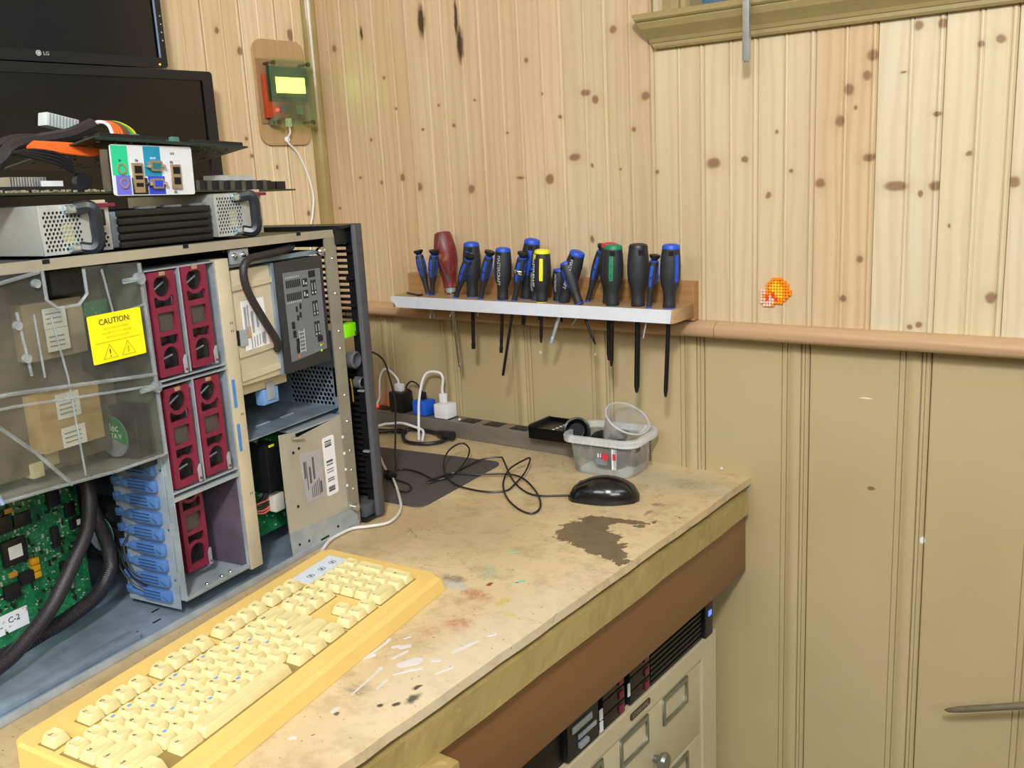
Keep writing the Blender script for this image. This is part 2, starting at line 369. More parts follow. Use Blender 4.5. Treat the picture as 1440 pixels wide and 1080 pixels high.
struct(MB().prism(cp, lambda p, q, h: (p, q, h), 1.0125, 2.3).build('trim_3', CORN, smooth=True))
WPAINT = M('window_trim_paint', '948358', .35, var=.06)
win = struct(empty('window_1', (.79, 0, 1.437)))
def atw(o): o.matrix_parent_inverse = Matrix.Translation((-.79, 0, -1.437)); return o
sp = [(0, 1.437), (-.008, 1.437), (-.010, 1.4405), (-.010, 1.4455), (-.0115, 1.4465), (-.0135, 1.452), (-.019, 1.459), (-.0255, 1.4665), (-.0285, 1.4745), (-.0285, 1.4765), (-.0315, 1.478), (-.0335, 1.4805), (-.0335, 1.487), (-.031, 1.489), (.03, 1.489), (.03, 1.437)]
mb = MB()
lo = [mb.bm.verts.new((.738+(1.489-z)*.52, y, z)) for y, z in sp]; hi = [mb.bm.verts.new((1.73-(1.489-z)*.52, y, z)) for y, z in sp]
n = len(sp); mb.bm.faces.new(lo[::-1]); mb.bm.faces.new(hi)
for i in range(n): mb.bm.faces.new((lo[i], lo[(i+1) % n], hi[(i+1) % n], hi[i]))
atw(mb.build('sill_moulding', WPAINT, win))
def casing(x0, x1):
    w = x1-x0; pr = [(0, .01), (0, -.012), (.006, -.016), (.012, -.012), (.018, -.010), (w*.5, -.011), (w-.02, -.010), (w-.014, -.014), (w-.007, -.013), (w-.003, -.006), (w, .03), (w, .04)]
    return atw(MB().prism([(x0+p, q) for p, q in pr], lambda p, q, h: (p, q, h), 1.489, 2.0).build('window_casing', WPAINT, win))
casing(.762, .828); casing(1.632, 1.70)
atw(MB().box(.76, 1.70, -.014, .03, 1.965, 2.03).build('window_head', WPAINT, win))
atw(MB().box(.828, .85, .03, .07, 1.489, 1.965).box(1.61, 1.632, .03, .07, 1.489, 1.965).box(.85, 1.61, .03, .07, 1.489, 1.502).box(.85, 1.61, .03, .07, 1.94, 1.965).box(1.22, 1.24, .03, .07, 1.502, 1.94).build('window_sash', M('window_sash_paint', '3f5f78', .4), win))
atw(MB().box(.85, 1.22, .048, .051, 1.502, 1.94).box(1.24, 1.61, .048, .051, 1.502, 1.94).build('window_pane', clear_mat('window_glass', 'dfe8ea', .06, .05), win))
struct(MB().box(.7, 1.8, .9, .95, 1.2, 2.4).build('wall_outside', M('window_well', '5a6a74', .9, var=.3, scale=6)))
stay = empty('window_stay', (.9315, -.042, 1.40), label='thin silver metal rod hanging down over the window sill', cat='rod')
box('rod', M('galvanised_rod', 'b7bcc0', .35, .8), stay, -.0052, .0052, -.004, .004, 0, .42, .0012)
MB().tube([(0, 0, -.001), (0, 0, .003)], .0042, 10).build('rod_tip', CHROME, stay)
box('hinge', STEEL, stay, -.008, .008, -.005, .035, .42, .44)

# ================================================================== DESK
t = NT('worn_tan_desk_paint'); p = t.pos()
f1 = t.noise(p, 5, 4); f2 = t.noise(t.vmul(p, (1, 1, 1)), 38, 5, .65); f3 = t.noise(p, 170, 3)
c = t.mix(t.rng(f1, .35, .7, 0, 1), lin('d8c29a'), lin('c8b288'))
c = t.mix(t.rng(f2, .48, .72, 0, .6), c, lin('9a8460')); c = t.mix(t.rng(t.noise(t.vmul(p, (.5, 1, 1)), 24, 5, .7), .55, .68, 0, .4), c, lin('e2d4ba'))
wp = t.warp(p, 16, .05, 5); wf = t.warp(p, 90, .012, 4)
brk = t.rng(t.noise(p, 150, 5, .7), .38, .58, .15, 1.15)
c = t.mix(t.math('MULTIPLY', t.blob(wp, (.89, -.66, .75), (.05, .2, None), .6), .55), c, lin('d8ccb4'))
c = t.mix(t.math('MULTIPLY', t.blob(wp, (.60, -.42, .75), (.13, .09, None), .8), .45), c, lin('9a825c'))
c = t.mix(t.math('MULTIPLY', t.blob(wp, (.80, -.06, .75), (.13, .04, None), .8), .6), c, lin('b0a894'))
for (x, y, rx, ry, col, op, sf) in [
    (.7525, -.5545, .022, .012, 'b9bcb8', .9, .5), (.742, -.538, .018, .010, '6e6455', .7, .5), (.790, -.558, .014, .010, 'b0705a', .7, .5),
    (.808, -.565, .016, .012, 'b07a54', .7, .5), (.830, -.634, .016, .014, 'b5684a', .6, .6), (.812, -.665, .012, .012, 'b07a5c', .5, .6), (.795, -.529, .004, .005, '8a2a18', .9, .3),
    (.775, -.505, .012, .012, '7fae98', .5, .8), (.76, -.49, .010, .010, '7fae98', .5, .8), (.84, -.56, .006, .012, 'c2b040', .6, .5), (.87, -.585, .018, .004, 'c8b648', .6, .5),
    (.70, -.87, .02, .02, '96883c', .5, .6), (.8316, -.80, .012, .012, '8c8470', .6, .6),
    (.895, -.785, .006, .010, '3d3a3a', .9, .4), (.888, -.80, .003, .004, '2e2c2c', .9, .3), (.876, -.812, .003, .004, '2e2c2c', .9, .3), (.884, -.765, .0025, .006, '2e2c2c', .9, .3),
    (.81, -.90, .004, .004, '2e2c2c', .9, .3), (.79, -.92, .003, .003, '2e2c2c', .8, .3), (.848, -.845, .003, .003, '2e2c2c', .8, .3), (.90, -.20, .012, .0015, '5d5342', .9, .5),
    (.843, -.168, .010, .008, '7b6e5c', .8, .4), (.848, -.205, .004, .014, '7b6e5c', .7, .5), (.84, -.06, .03, .02, '77705f', .5, .8)]:
    c = t.mix(t.math('MULTIPLY', t.blob(wf, (x, y, .75), (rx, ry, None), sf), t.math('MULTIPLY', brk, op) if rx > .0075 else op), c, lin(col))
c = t.mix(t.math('MULTIPLY', t.blob(wp, (.545, -.86, .75), (.075, .42, None), .5), .6), c, lin('917a52'))
# the big dark scorch / glue stain
acc = None
ws = t.warp(t.warp(p, 30, .036, 5), 120, .018, 5)
for (x, y, rx, ry) in [(.800, -.318, .034, .042), (.800, -.275, .026, .020), (.824, -.256, .024, .010), (.848, -.246, .020, .006), (.836, -.335, .028, .028), (.862, -.352, .022, .024), (.884, -.372, .013, .016), (.905, -.385, .009, .008), (.862, -.262, .007, .007), (.872, -.235, .006, .005), (.893, -.375, .006, .012)]:
    m_ = t.blob(ws, (x, y, .75), (rx*1.15, ry*1.15, None), .5); acc = m_ if acc is None else t.math('MAXIMUM', acc, m_)
st = t.mix(t.rng(f2, .4, .65, 0, 1), lin('5d4f3b'), lin('74644a'))
an = t.math('ADD', acc, t.rng(t.noise(t.vmul(ws, (1, .6, 1)), 75, 5, .7), 0, 1, -.75, .75)); c = t.mix(t.math('MULTIPLY', t.rng(an, .46, .56, 0, 1), .92), c, st)
scr = t.n('ShaderNodeTexVoronoi', feature='DISTANCE_TO_EDGE'); t.l(t.vmul(t.warp(p, 12, .1), (14, 26, 1)), scr.inputs['Vector']); scr.inputs['Scale'].default_value = 1
line = t.math('MULTIPLY', t.rng(scr.outputs['Distance'], 0, .012, 1, 0), t.rng(t.noise(p, 11, 2), .55, .65, 0, .55))
c = t.mix(line, c, lin('4b4030'))
spk = t.rng(t.noise(p, 210, 1), .74, .78, 0, .8)
c = t.mix(spk, c, lin('4a3f30'))
t.l(c, t.b.inputs['Base Color']); t.b.inputs['Roughness'].default_value = .42; t.bump(f2, .25, .0012)
DESKM = t.m
t = NT('chipped_gold_tan_paint'); p = t.pos(); f1 = t.noise(p, 9, 4); f2 = t.noise(p, 60, 5)
c = t.mix(t.rng(f1, .35, .7, 0, 1), lin('a8945e'), lin('9a8652')); c = t.mix(t.rng(f2, .6, .75, 0, .6), c, lin('c4b282'))
t.l(c, t.b.inputs['Base Color']); t.b.inputs['Roughness'].default_value = .3; t.b.inputs['Coat Weight'].default_value = .3; t.bump(f1, .9, .012); RAILP = t.m
BROWN = M('brown_apron_paint', '7d5735', .38, var=.1, scale=12, stretch=(1, .2, 1))
desk = empty('workbench', (.45, -1.1, 0), label='long workbench with worn tan painted top and brown front board', cat='workbench')
def atd(o, c=(.45, -1.1, 0)): o.matrix_parent_inverse = Matrix.Translation(-Vector(c)); return o
# top: slightly wavy worn front edge
mb = MB(); ys = [.02, -.004, -.0665, -.068] + [-.07-.035*i for i in range(1, 65)]
fx = [.9145, .9145, .9140, .9145] + [.9155+random.uniform(-.0012, .0012) for _ in range(64)]
top = [(WL, ys[0])] + list(zip(fx, ys)) + [(WL, ys[-1])]
mb.prism(top, lambda a, b, h: (a, b, h), .7385, .75)
atd(mb.build('bench_top', DESKM, desk))
mb = MB(); pts = []
for i in range(0, 47):
    y = .0-.05*i; dz = random.uniform(-.0012, .0012)
    pts.append((y, dz))
mb2 = MB()
for (ya, da), (yb, db) in zip(pts, pts[1:]):
    mb2.hexa([(.872, ya, .6925+da), (.9185, ya, .6925+da), (.9185, yb, .6925+db), (.872, yb, .6925+db), (.872, ya, .731+da*.5), (.9178, ya, .731-da), (.9178, yb, .731-db), (.872, yb, .731)])
bmesh.ops.remove_doubles(mb2.bm, verts=mb2.bm.verts[:], dist=.0001)
atd(mb2.build('front_rail', RAILP, desk))
atd(box('apron_board', BROWN, desk, .885, .9065, -2.3, .018, .583, .6925, .001))
atd(box('support_block', RAILP, desk, .9066, .945, -.90, -.775, .0, .6925, .004))
for a, b, z in ((.80, -2.28, .6925), (.0, -2.28, .7385), (.0, -.08, .7385)): atd(box('bench_leg', RAILP, desk, a, a+.08, b, b+.08, 0, z))
for y in (-1.3, -.62, -.03): atd(box('cross_beam', RAILP, desk, .085, .870, y, y+.04, .70, .7385))
# dried paint on the top
WDRIP = M('white_dried_paint', 'd8d4d6', .25, var=.05, coat=.4)
drips = [  # capsules (x0,y0,r0,x1,y1,r1)
    (.7755, -.7698, .0022, .790, -.752, .0035), (.790, -.752, .004, .796, -.742, .004), (.793, -.748, .002, .789, -.712, .0014), (.789, -.712, .0016, .786, -.705, .0024),
    (.8384, -.7403, .0055, .846, -.727, .0075), (.846, -.727, .006, .849, -.722, .004), (.803, -.716, .003, .806, -.712, .003), (.8115, -.712, .004, .816, -.705, .0035),
    (.820, -.735, .0018, .823, -.715, .0020), (.862, -.715, .003, .866, -.712, .003), (.868, -.690, .002, .873, -.668, .003), (.873, -.668, .003, .876, -.655, .0015), (.878, -.64, .0015, .883, -.632, .0025),
    (.842, -.845, .0022, .8425, -.838, .0022), (.836, -.812, .001, .826, -.765, .0013), (.826, -.765, .0018, .824, -.758, .003), (.85, -.79, .001, .847, -.772, .0014), (.883, -.735, .001, .889, -.715, .0016),
    (.845, -.76, .0012, .856, -.742, .0018), (.856, -.742, .0018, .862, -.735, .001), (.80, -.695, .0009, .803, -.688, .0012), (.842, -.90, .002, .845, -.896, .002)]
mb = MB(); dh_ = 0
for (a, b, r, c2, d, s) in drips:
    ang = math.atan2(d-b, c2-a); L = []
    L += [(a+r*math.cos(ang+PI/2+PI*i/6), b+r*math.sin(ang+PI/2+PI*i/6)) for i in range(7)]
    L += [(c2+s*math.cos(ang-PI/2+PI*i/6), d+s*math.sin(ang-PI/2+PI*i/6)) for i in range(7)]
    dh_ += .00002; mb.prism(L, lambda p, q, h: (p, q, h), .7499, .7502+dh_)
atd(mb.build('paint_drip', WDRIP, desk, kind='stuff', label='white dried paint drips'))
mb = MB()
for (a, b, r, c2, d, s) in [(.8225, -.5075, .0015, .8265, -.500, .0028), (.816, -.512, .0008, .8225, -.5075, .0015), (.75, -.435, .0008, .765, -.425, .001)]:
    ang = math.atan2(d-b, c2-a)
    L = [(a+r*math.cos(ang+PI/2+PI*i/6), b+r*math.sin(ang+PI/2+PI*i/6)) for i in range(7)]+[(c2+s*math.cos(ang-PI/2+PI*i/6), d+s*math.sin(ang-PI/2+PI*i/6)) for i in range(7)]
    mb.prism(L, lambda p, q, h: (p, q, h), .7499, .7503)
atd(mb.build('paint_drip', M('mint_dried_paint', '7fd0a8', .3), desk, kind='stuff', label='mint green dried paint drips'))

# ================================================================== UNDER THE BENCH
def pw(o, root):
    """part built in world coordinates"""
    o.parent = root; bpy.context.view_layer.update() if False else None
    o.matrix_parent_inverse = root.matrix_basis.inverted(); return o
CABM = M('cream_cabinet_enamel', 'c6bc9c', .4, var=.05, scale=9)
cab = empty('filing_cabinet', (.6, -.3, 0), label='cream metal card filing cabinet under the bench with silver label holders', cat='cabinet')
pw(MB().box(.30, .858, -.62, -.012, 0, .478, .002).build('cabinet_body', CABM, cab), cab)
pw(MB().box(.858, .866, -.62, -.012, .448, .478, .001).box(.858, .866, -.066, -.012, 0, .448, .001).box(.858, .866, -.62, -.555, 0, .448, .001).build('face_frame', CABM, cab), cab)
for i, (z0, z1) in enumerate(((.310, .4455), (.170, .307), (.030, .167))):
    d = pw(box('drawer', CABM, cab, .846, .8625, -.552, -.0695, z0, z1, .0015), cab)
    for j in range(4 if i == 0 else 3):
        yc = -.160-.133*j
        if yc < -.53: continue
        zc = (z0+z1)/2+.04
        fr = [rect(yc-.042, yc+.042, zc-.024, zc+.024), rect(yc-.036, yc+.036, zc-.018, zc+.016)]
        h = plate('label_holder', fr, .003, frame((.8645, 0, 0), (0, 1, 0), (0, 0, 1)), CHROME if 0 else M('nickel_label_holder', '9aa39a', .3, .8), d)
        h.matrix_parent_inverse = cab.matrix_basis.inverted() @ Matrix() if False else Matrix()
    k = MB().lathe([(.006, 0), (.006, .008), (.013, .012), (.015, .018), (.012, .023), (0.001, .024)], 16, Matrix.Translation((.8625, -.231, (z0+z1)/2-.025)) @ Matrix.Rotation(PI/2, 4, 'Y')).build('knob', M('nickel_knob', '8f948c', .28, .8), d, smooth=True)
bd = pw(plate('badge', [rrect(-.030, .030, -.0055, .0055, .004)], .002, frame((.8665, -.278, .4645), (0, 1, 0), (0, 0, 1)), M('dark_metal_badge', '4f473c', .3, .6), cab), cab)
text('badge_lettering', 'STORWAL', .0105, frame((.8679, -.278, .4645), (0, 1, 0), (0, 0, 1)), M('badge_letters', 'b5ab98', .3, .6), bd)
srv = empty('rack_server', (.6, -.3, .478), label='black rack server lying on the filing cabinet under the bench', cat='computer')
sb = pw(MB().box(.24, .856, -.57, -.022, .4785, .566, .002).build('server_case', M('server_black', '141416', .4, .3), srv), srv)
for i in range(9): pw(box('vent_slat', BLACK, srv, .856, .863, -.238, -.062, .4815+.0088*i, .4862+.0088*i), srv)
pw(box('end_ear', M('ear_plastic', '1b1b20', .35), srv, .856, .868, -.056, -.028, .479, .565, .002), srv)
pw(box('status_light', M('blue_status_light', '5a78ff', .4, emit=2.5), srv, .868, .8695, -.046, -.036, .517, .526), srv)
for k, y in enumerate((-.272, -.348)):
    for z in (.482, .5045, .527):
        b = pw(box('drive_tray', M('drive_tray_black', '1d1b1e', .4), srv, .856, .864, y-.030, y+.030, z, z+.020, .001), srv)
        box('tray_latch', BURG, b, .864, .8665, y+.012, y+.024, z+.004, z+.016, .001)
pw(MB().box(.864, .8655, -.389, -.381, .484, .500).box(.864, .8655, -.389, -.381, .503, .519).box(.864, .8655, -.310, -.304, .500, .520).build('white_tag', WHITEL, srv, kind='stuff'), srv)
pw(MB().box(.856, .8645, -.470, -.392, .482, .560).build('port_panel', M('port_panel_grey', '2c2c30', .4, .4), srv), srv)
pw(MB().box(.8645, .870, -.446, -.424, .492, .500, .001).box(.8645, .867, -.446, -.400, .505, .512, .001).box(.8645, .867, -.46, -.41, .52, .53, .001).build('port_connector', STEEL, srv), srv)

# ================================================================== TOOL SHELF
SHW = pine('shelf_pine', 'ae8454', '8e6438', 0, [], 90, 1, 'x')
shelf = empty('tool_shelf', (.52, 0, 1.03), label='narrow pine wall shelf with white front edge holding the screwdrivers', cat='shelf')
pw(box('back_board', SHW, shelf, .2135, .833, -.018, -.0008, 1.013, 1.0755, .001), shelf)
ends = [(.236, -.088), (.829, -.088), (.8325, -.085), (.8325, -.0182), (.216, -.0182), (.222, -.030), (.229, -.038), (.226, -.050), (.235, -.060), (.231, -.075)]
HX = []
SD = [('precision', .289, -.047, .272, 1.124, .303, .994, .0090), ('precision', .312, -.061, .325, 1.126, .303, .996, .0095), ('red', .334, -.032, .323, 1.158, .346, .898, .0215),
      ('large', .405, -.054, .410, 1.141, .400, .943, .0165), ('precision', .379, -.070, .418, 1.120, .361, 1.004, .0095), ('precision', .439, -.073, .467, 1.127, .430, 1.009, .0095),
      ('medium', .487, -.070, .494, 1.133, .477, .944, .0155), ('large', .520, -.045, .540, 1.146, .511, .993, .0160), ('precision2', .517, -.076, .542, 1.126, .483, .904, .0100),
      ('stubby', .547, -.050, .549, 1.097, .551, 1.004, .0145), ('yellow', .574, -.074, .580, 1.131, .569, .969, .0155), ('stubby', .594, -.050, .598, 1.096, .598, 1.003, .0125),
      ('medium', .615, -.068, .648, 1.128, .586, .969, .0150), ('slim', .652, -.076, .627, 1.111, .681, .974, .0115), ('precision', .649, -.045, .683, 1.137, .615, .998, .0088),
      ('red2', .697, -.056, .703, 1.141, .694, .944, .0160), ('green', .716, -.076, .721, 1.140, .711, .939, .0170), ('black', .758, -.066, .761, 1.141, .752, .896, .0175),
      ('precision', .783, -.076, .796, 1.125, .772, .991, .0085), ('large', .816, -.070, .821, 1.141, .807, .895, .0160)]
loops = [[(x, y) for x, y in ends]]
for s in SD:   # drilled holes, big enough for the blades
    loops.append(circ(s[1]+(s[5]-s[1])*.09, s[2], .0062 if s[0] not in ('red', 'black', 'large') else .0068, 10))
WED = M('white_painted_edge', 'd6dbe6', .4, var=.04)
SHT = pine('shelf_top_pine', 'b3966e', '917450', 0, [], 91, .8, 'x')
pl = pw(plate('shelf_plank', loops, .0215, Matrix.Translation((0, 0, 1.0298)), SHT, shelf), shelf)
pw(MB().prism([(.2335, 1.0405), (.830, 1.0405), (.827, 1.019), (.243, 1.019), (.240, 1.026), (.232, 1.031)], XZ, -.0884, -.0891).build('painted_edge', WED, shelf), shelf)
RBAND = NT('worn_red_wood'); f = RBAND.noise(RBAND.vmul(RBAND.pos(), (1, 1, .5)), 60, 5)
RBAND.l(RBAND.ramp(f, [(.3, lin('5f1a1e')), (.55, lin('7a2a2a')), (.68, lin('94703e'))]), RBAND.b.inputs['Base Color']); RBAND.b.inputs['Roughness'].default_value = .4; RBAND = RBAND.m
def driver(kind, bx, y, tx, tz, px, pz, r, label):
    bz = 1.0412
    if kind == 'red': bz = 1.0535
    ax = Vector((tx-bx, 0, tz-bz)); L = ax.length; z = ax.normalized(); x = Vector((0, 1, 0)).cross(z) * 1; yv = z.cross(x)
    m4 = Matrix((x, yv, z)).transposed().to_4x4(); m4.translation = (bx, y, bz)
    root = empty('screwdriver', mat4=m4, label=label, cat='screwdriver', group='screwdrivers on the tool shelf')
    acc = {'yellow': YELLOW, 'red2': RED, 'green': GREEN, 'black': BLACK}.get(kind, BLUE)
    tip = m4.inverted() @ Vector((px, y, pz)); sl = tip.length
    front = lambda a, rr: (rr*math.sin(a), -rr*math.cos(a))     # local x,y: -y faces the room
    if kind.startswith('precision'):
        P = [(.35, 0), (.50, .01), (.48, .10), (.52, .25), (.80, .42), (1.0, .58), (.98, .72), (.86, .86)]
        MB().lathe([(r*a, L*b) for a, b in P], 16).build('handle', SOFT, root, smooth=True)
        MB().lathe([(r*.72, L*.86), (r*.80, L*.865), (r*.80, L*.885), (r*.70, L*.89)], 16).build('blue_ring', BLUE, root, smooth=True)
        MB().lathe([(r*.55, L*.89), (r*.60, L*.91), (r*.85, L*.935), (r*1.02, L*.96), (r*1.02, L*.99), (r*.8, L*1.0), (.0005, L)], 16).build('spinning_cap', BLACK, root, smooth=True)
        MB().lathe([(r*.30, -L*.012), (r*.55, -L*.006), (r*.56, L*.02), (r*.45, L*.025)], 16).build('base_ring', acc, root, smooth=True)
        if kind == 'precision2': MB().lathe([(r*1.0, L*.56), (r*1.07, L*.57), (r*1.07, L*.63), (r*1.0, L*.64)], 18).build('silver_band', CHROME, root, smooth=True)
        for a, z0, z1 in ((.15, .40, .80), (1.6, .45, .8)):
            s = MB(); zs = [L*(z0+(z1-z0)*k/6) for k in range(7)]; 
            def rad(zz): 
                q = zz/L
                for (a0, b0), (a1, b1) in zip(P, P[1:]):
                    if b0 <= q <= b1: return r*(a0+(a1-a0)*(q-b0)/(b1-b0))
                return r
            for k in range(6):
                s.hexa([(*front(a-.28, rad(zs[k])*.93), zs[k]), (*front(a-.28, rad(zs[k])*1.03), zs[k]), (*front(a+.28, rad(zs[k])*1.03), zs[k]), (*front(a+.28, rad(zs[k])*.93), zs[k]),
                        (*front(a-.28, rad(zs[k+1])*.93), zs[k+1]), (*front(a-.28, rad(zs[k+1])*1.03), zs[k+1]), (*front(a+.28, rad(zs[k+1])*1.03), zs[k+1]), (*front(a+.28, rad(zs[k+1])*.93), zs[k+1])])
            s.build('grip_stripe', BLUE, root)
        sr = .0014
        MB().tube([(0, 0, 0), tip], sr if kind == 'precision' else .0026, 8).build('blade', DKSTEEL if px < .3 or kind == 'precision2' else STEEL, root, smooth=True)
        return root
    if kind == 'red':
        P = [(.62, 0), (.60, .05), (.62, .15), (.80, .35), (.98, .55), (1.0, .70), (.86, .85), (.78, .93), (.70, .975), (.45, .995), (.02, 1)]
        b = MB().lathe([(r*a*.985, L*c_) for a, c_ in P], 20).build('handle', RBAND, root, smooth=True)
        s = MB()
        zs = [L*(.12+.83*k/8) for k in range(9)]
        def rad(q):
            for (a0, b0), (a1, b1) in zip(P, P[1:]):
                if b0 <= q <= b1: return r*(a0+(a1-a0)*(q-b0)/(b1-b0))
            return r
        for k in range(8):
            w0, w1 = .42*math.sin(PI*(k+.15)/8.6)+.1, .42*math.sin(PI*(k+1.15)/8.6)+.1; r0, r1 = rad(zs[k]/L), rad(zs[k+1]/L); a = .5
            s.hexa([(*front(a-w0, r0*.85), zs[k]), (*front(a-w0, r0*1.015), zs[k]), (*front(a+w0, r0*1.015), zs[k]), (*front(a+w0, r0*.85), zs[k]), (*front(a-w1, r1*.85), zs[k+1]), (*front(a-w1, r1*1.015), zs[k+1]), (*front(a+w1, r1*1.015), zs[k+1]), (*front(a+w1, r1*.85), zs[k+1])])
        s.build('worn_panel', M('worn_grey_green_wood', '3f4640', .5, var=.5, scale=70), root, label='dark grey panel on the red handle')
        MB().lathe([(r*.42, -.010), (r*.46, -.004), (r*.46, .002)], 16).build('ferrule', STEEL, root, smooth=True)
        MB().tube([(0, 0, -.004), tip*.93, tip*.98, tip], [.0042, .0036, .0030, .0012], 10).build('blade', CHROME, root, smooth=True, label='polished silver blade')
        return root
    wst = {'stubby': .80, 'slim': .72}.get(kind, .62)
    P = [(wst*.95, .0), (wst*1.06, .02), (wst, .07), (wst*.97, .16), (wst*1.05, .26), (.90, .38), (1.0, .50), (1.0, .66), (.95, .80), (.86, .93)]
    if kind == 'slim': P = [(.6, 0), (.68, .03), (.60, .12), (.66, .3), (.95, .55), (1.0, .7), (.95, .85), (.88, .93)]
    MB().lathe([(r*a, L*b) for a, b in P], 20).build('handle', SOFT, root, smooth=True)
    MB().lathe([(r*.88, L*.925), (r*.87, L*.955), (r*.78, L*.985), (r*.5, L*1.0), (.0005, L*1.002)], 20).build('end_cap', BLACK if kind == 'black' else acc, root, smooth=True)
    MB().lathe([(r*wst*.7, -L*.012), (r*wst*.98, -L*.008), (r*wst*1.0, L*.012), (r*wst*.8, L*.014)], 18).build('base_ring', BLACK if kind == 'black' else acc, root, smooth=True)
    def rad(q):
        for (a0, b0), (a1, b1) in zip(P, P[1:]):
            if b0 <= q <= b1: return r*(a0+(a1-a0)*(q-b0)/(b1-b0))
        return r*.87
    faces = {'yellow': (.5,), 'red2': (.1,), 'green': (.35,), 'black': (), 'large': (.1,), 'medium': (-1.0,), 'slim': (-.5,), 'stubby': ()}[kind]
    if kind == 'large' and px > .78: faces = (-1.15, 1.15)
    if kind == 'large' and .5 < px < .53: faces = (.5,)
    for a in faces:
        s = MB(); zs = [L*(.42+.42*k/6) for k in range(7)]
        for k in range(6):
            r0, r1 = rad(zs[k]/L), rad(zs[k+1]/L); wd = .20
            s.hexa([(*front(a-wd, r0*.9), zs[k]), (*front(a-wd, r0*1.02), zs[k]), (*front(a+wd, r0*1.02), zs[k]), (*front(a+wd, r0*.9), zs[k]), (*front(a-wd, r1*.9), zs[k+1]), (*front(a-wd, r1*1.02), zs[k+1]), (*front(a+wd, r1*1.02), zs[k+1]), (*front(a+wd, r1*.9), zs[k+1])])
        s.build('grip_stripe', acc, root)
    # hang hole near the top
    ha = {'yellow': -.6, 'green': .45, 'red2': .15, 'black': .8, 'large': .5, 'medium': .1, 'slim': -.6, 'stubby': -.1}[kind]
    hp = front(ha, rad(.86)*1.0); hz = L*.865
    mm = Matrix.Translation((hp[0], hp[1], hz)) @ Matrix.Rotation(ha, 4, 'Z')
    MB().box(-r*.24, r*.24, -.0006, .0015, -r*.22, r*.26, m=mm).build('hang_hole', acc if kind in ('yellow',) else DARKHOLE, root)
    if kind in ('yellow', 'medium', 'stubby'):
        ta = {'yellow': -.55, 'medium': .15, 'stubby': 0}[kind]; tp = front(ta, rad(.55)*1.035)
        nx = Vector((math.sin(ta), -math.cos(ta), 0))
        text('handle_lettering', 'MASTERCRAFT', L*.085, frame((tp[0], tp[1], L*.58), (0, 0, -1), Vector((0, 0, -1)).cross(-nx) * 1), M('grey_print', 'aeb2b6', .5), root, ext=.0008)
    sr = {'black': .0047, 'large': .0036, 'green': .0035, 'red2': .0037, 'medium': .0032, 'yellow': .0030, 'stubby': .0034, 'slim': .0022}[kind]
    bl = STEEL if kind == 'medium' and .55 < px < .6 else DKSTEEL
    q = tip*((sl-.012)/sl)
    if kind in ('large', 'medium') and px < .6:
        s = MB().tube([(0, 0, 0), q*.9, q], [sr, sr, sr*.9], 10)
        s.tube([q, q*1.02, tip], [sr*.9, sr*1.15, sr*1.0], 8)
    else: s = MB().tube([(0, 0, 0), q, tip*.985, tip], [sr, sr, sr*.6, sr*.18], 10)
    s.build('blade', bl, root, smooth=True)
    return root
SDL = ['small precision screwdriver with black cap, leftmost on the shelf, leaning left', 'small precision screwdriver half hidden behind the red handle',
       'old screwdriver with worn fat red wooden handle and shiny blade', 'tall black screwdriver with blue cap standing behind the leaning precision one',
       'precision screwdriver leaning right in front of a tall blue-capped one', 'precision screwdriver with black cap just left of the white-lettered blue one',
       'upright blue-capped screwdriver with white lettering and blue left stripe', 'tallest blue-capped screwdriver leaning behind the one with a silver band',
       'precision screwdriver with silver band on its grip and long dark blade', 'short stubby blue-capped screwdriver partly behind the yellow one',
       'black screwdriver with yellow cap and yellow stripe', 'short stubby screwdriver with grey lettering right of the yellow one',
       'blue-capped screwdriver leaning right with silver blade, behind the left-leaning one', 'slim blue-capped screwdriver leaning left across a right-leaning one',
       'thin screwdriver leaning right, its top hidden behind the red-capped one', 'black screwdriver with red cap and red stripe',
       'black screwdriver with green cap and green stripe', 'all black screwdriver with thick black blade',
       'slim precision screwdriver between the all black one and the rightmost one', 'rightmost large black screwdriver with blue cap and two blue stripes']
for s, lb in zip(SD, SDL): driver(*s, lb)
hk = empty('hex_key', (.25, -.055, 1.0425), label='black hex key lying on the left end of the tool shelf', cat='tool')
pw(MB().tube([(.246, -.058, 1.0428), (.292, -.078, 1.0428), (.296, -.078, 1.0428), (.298, -.072, 1.0428)], .0018, 6).build('key', DKSTEEL, hk), hk)

# ================================================================== BEAD FLAME (fireball) ON THE WALL
rows = ["....OOOO....", "...OOYOOO...", "..OOYYYOOO..", "..OYYYYYOO..", "PPOOYYYYOOO.", "PPOORYYYOOO.", "PORPROYYOO..", "PPRPPROOO...", "PPPPPOOO....", ".PPPO......."]
fb = empty('bead_fireball', (.968, -.004, 1.062), label='round orange and yellow fused bead fireball above the wall rail', cat='bead art')
cols = {'O': M('orange_beads', 'ff8a10', .35), 'Y': M('yellow_beads', 'ffbe28', .35), 'R': M('red_beads', 'ff3a24', .35), 'P': M('pink_clear_beads', 'eac0a8', .3)}
nm = {'O': 'orange_beads', 'Y': 'yellow_beads', 'R': 'red_beads', 'P': 'pink_beads'}
for ch_ in 'OYRP':
    mb = MB()
    for j, rw in enumerate(rows):
        for i, q in enumerate(rw):
            if q == ch_:
                mb.lathe([(.0012, -.0046), (.0022, -.0044), (.0023, -.0030), (.0023, -.0001)], 8, Matrix.Translation(((i-6)*.0045, 0, (4.5-j)*.0045)) @ Matrix.Rotation(-PI/2, 4, 'X') @ Matrix.Scale(-1, 4, (0, 0, 1)))
    o = mb.build(nm[ch_], cols[ch_], fb, kind='stuff')
    o.location = (0, .0038-.0046, 0)

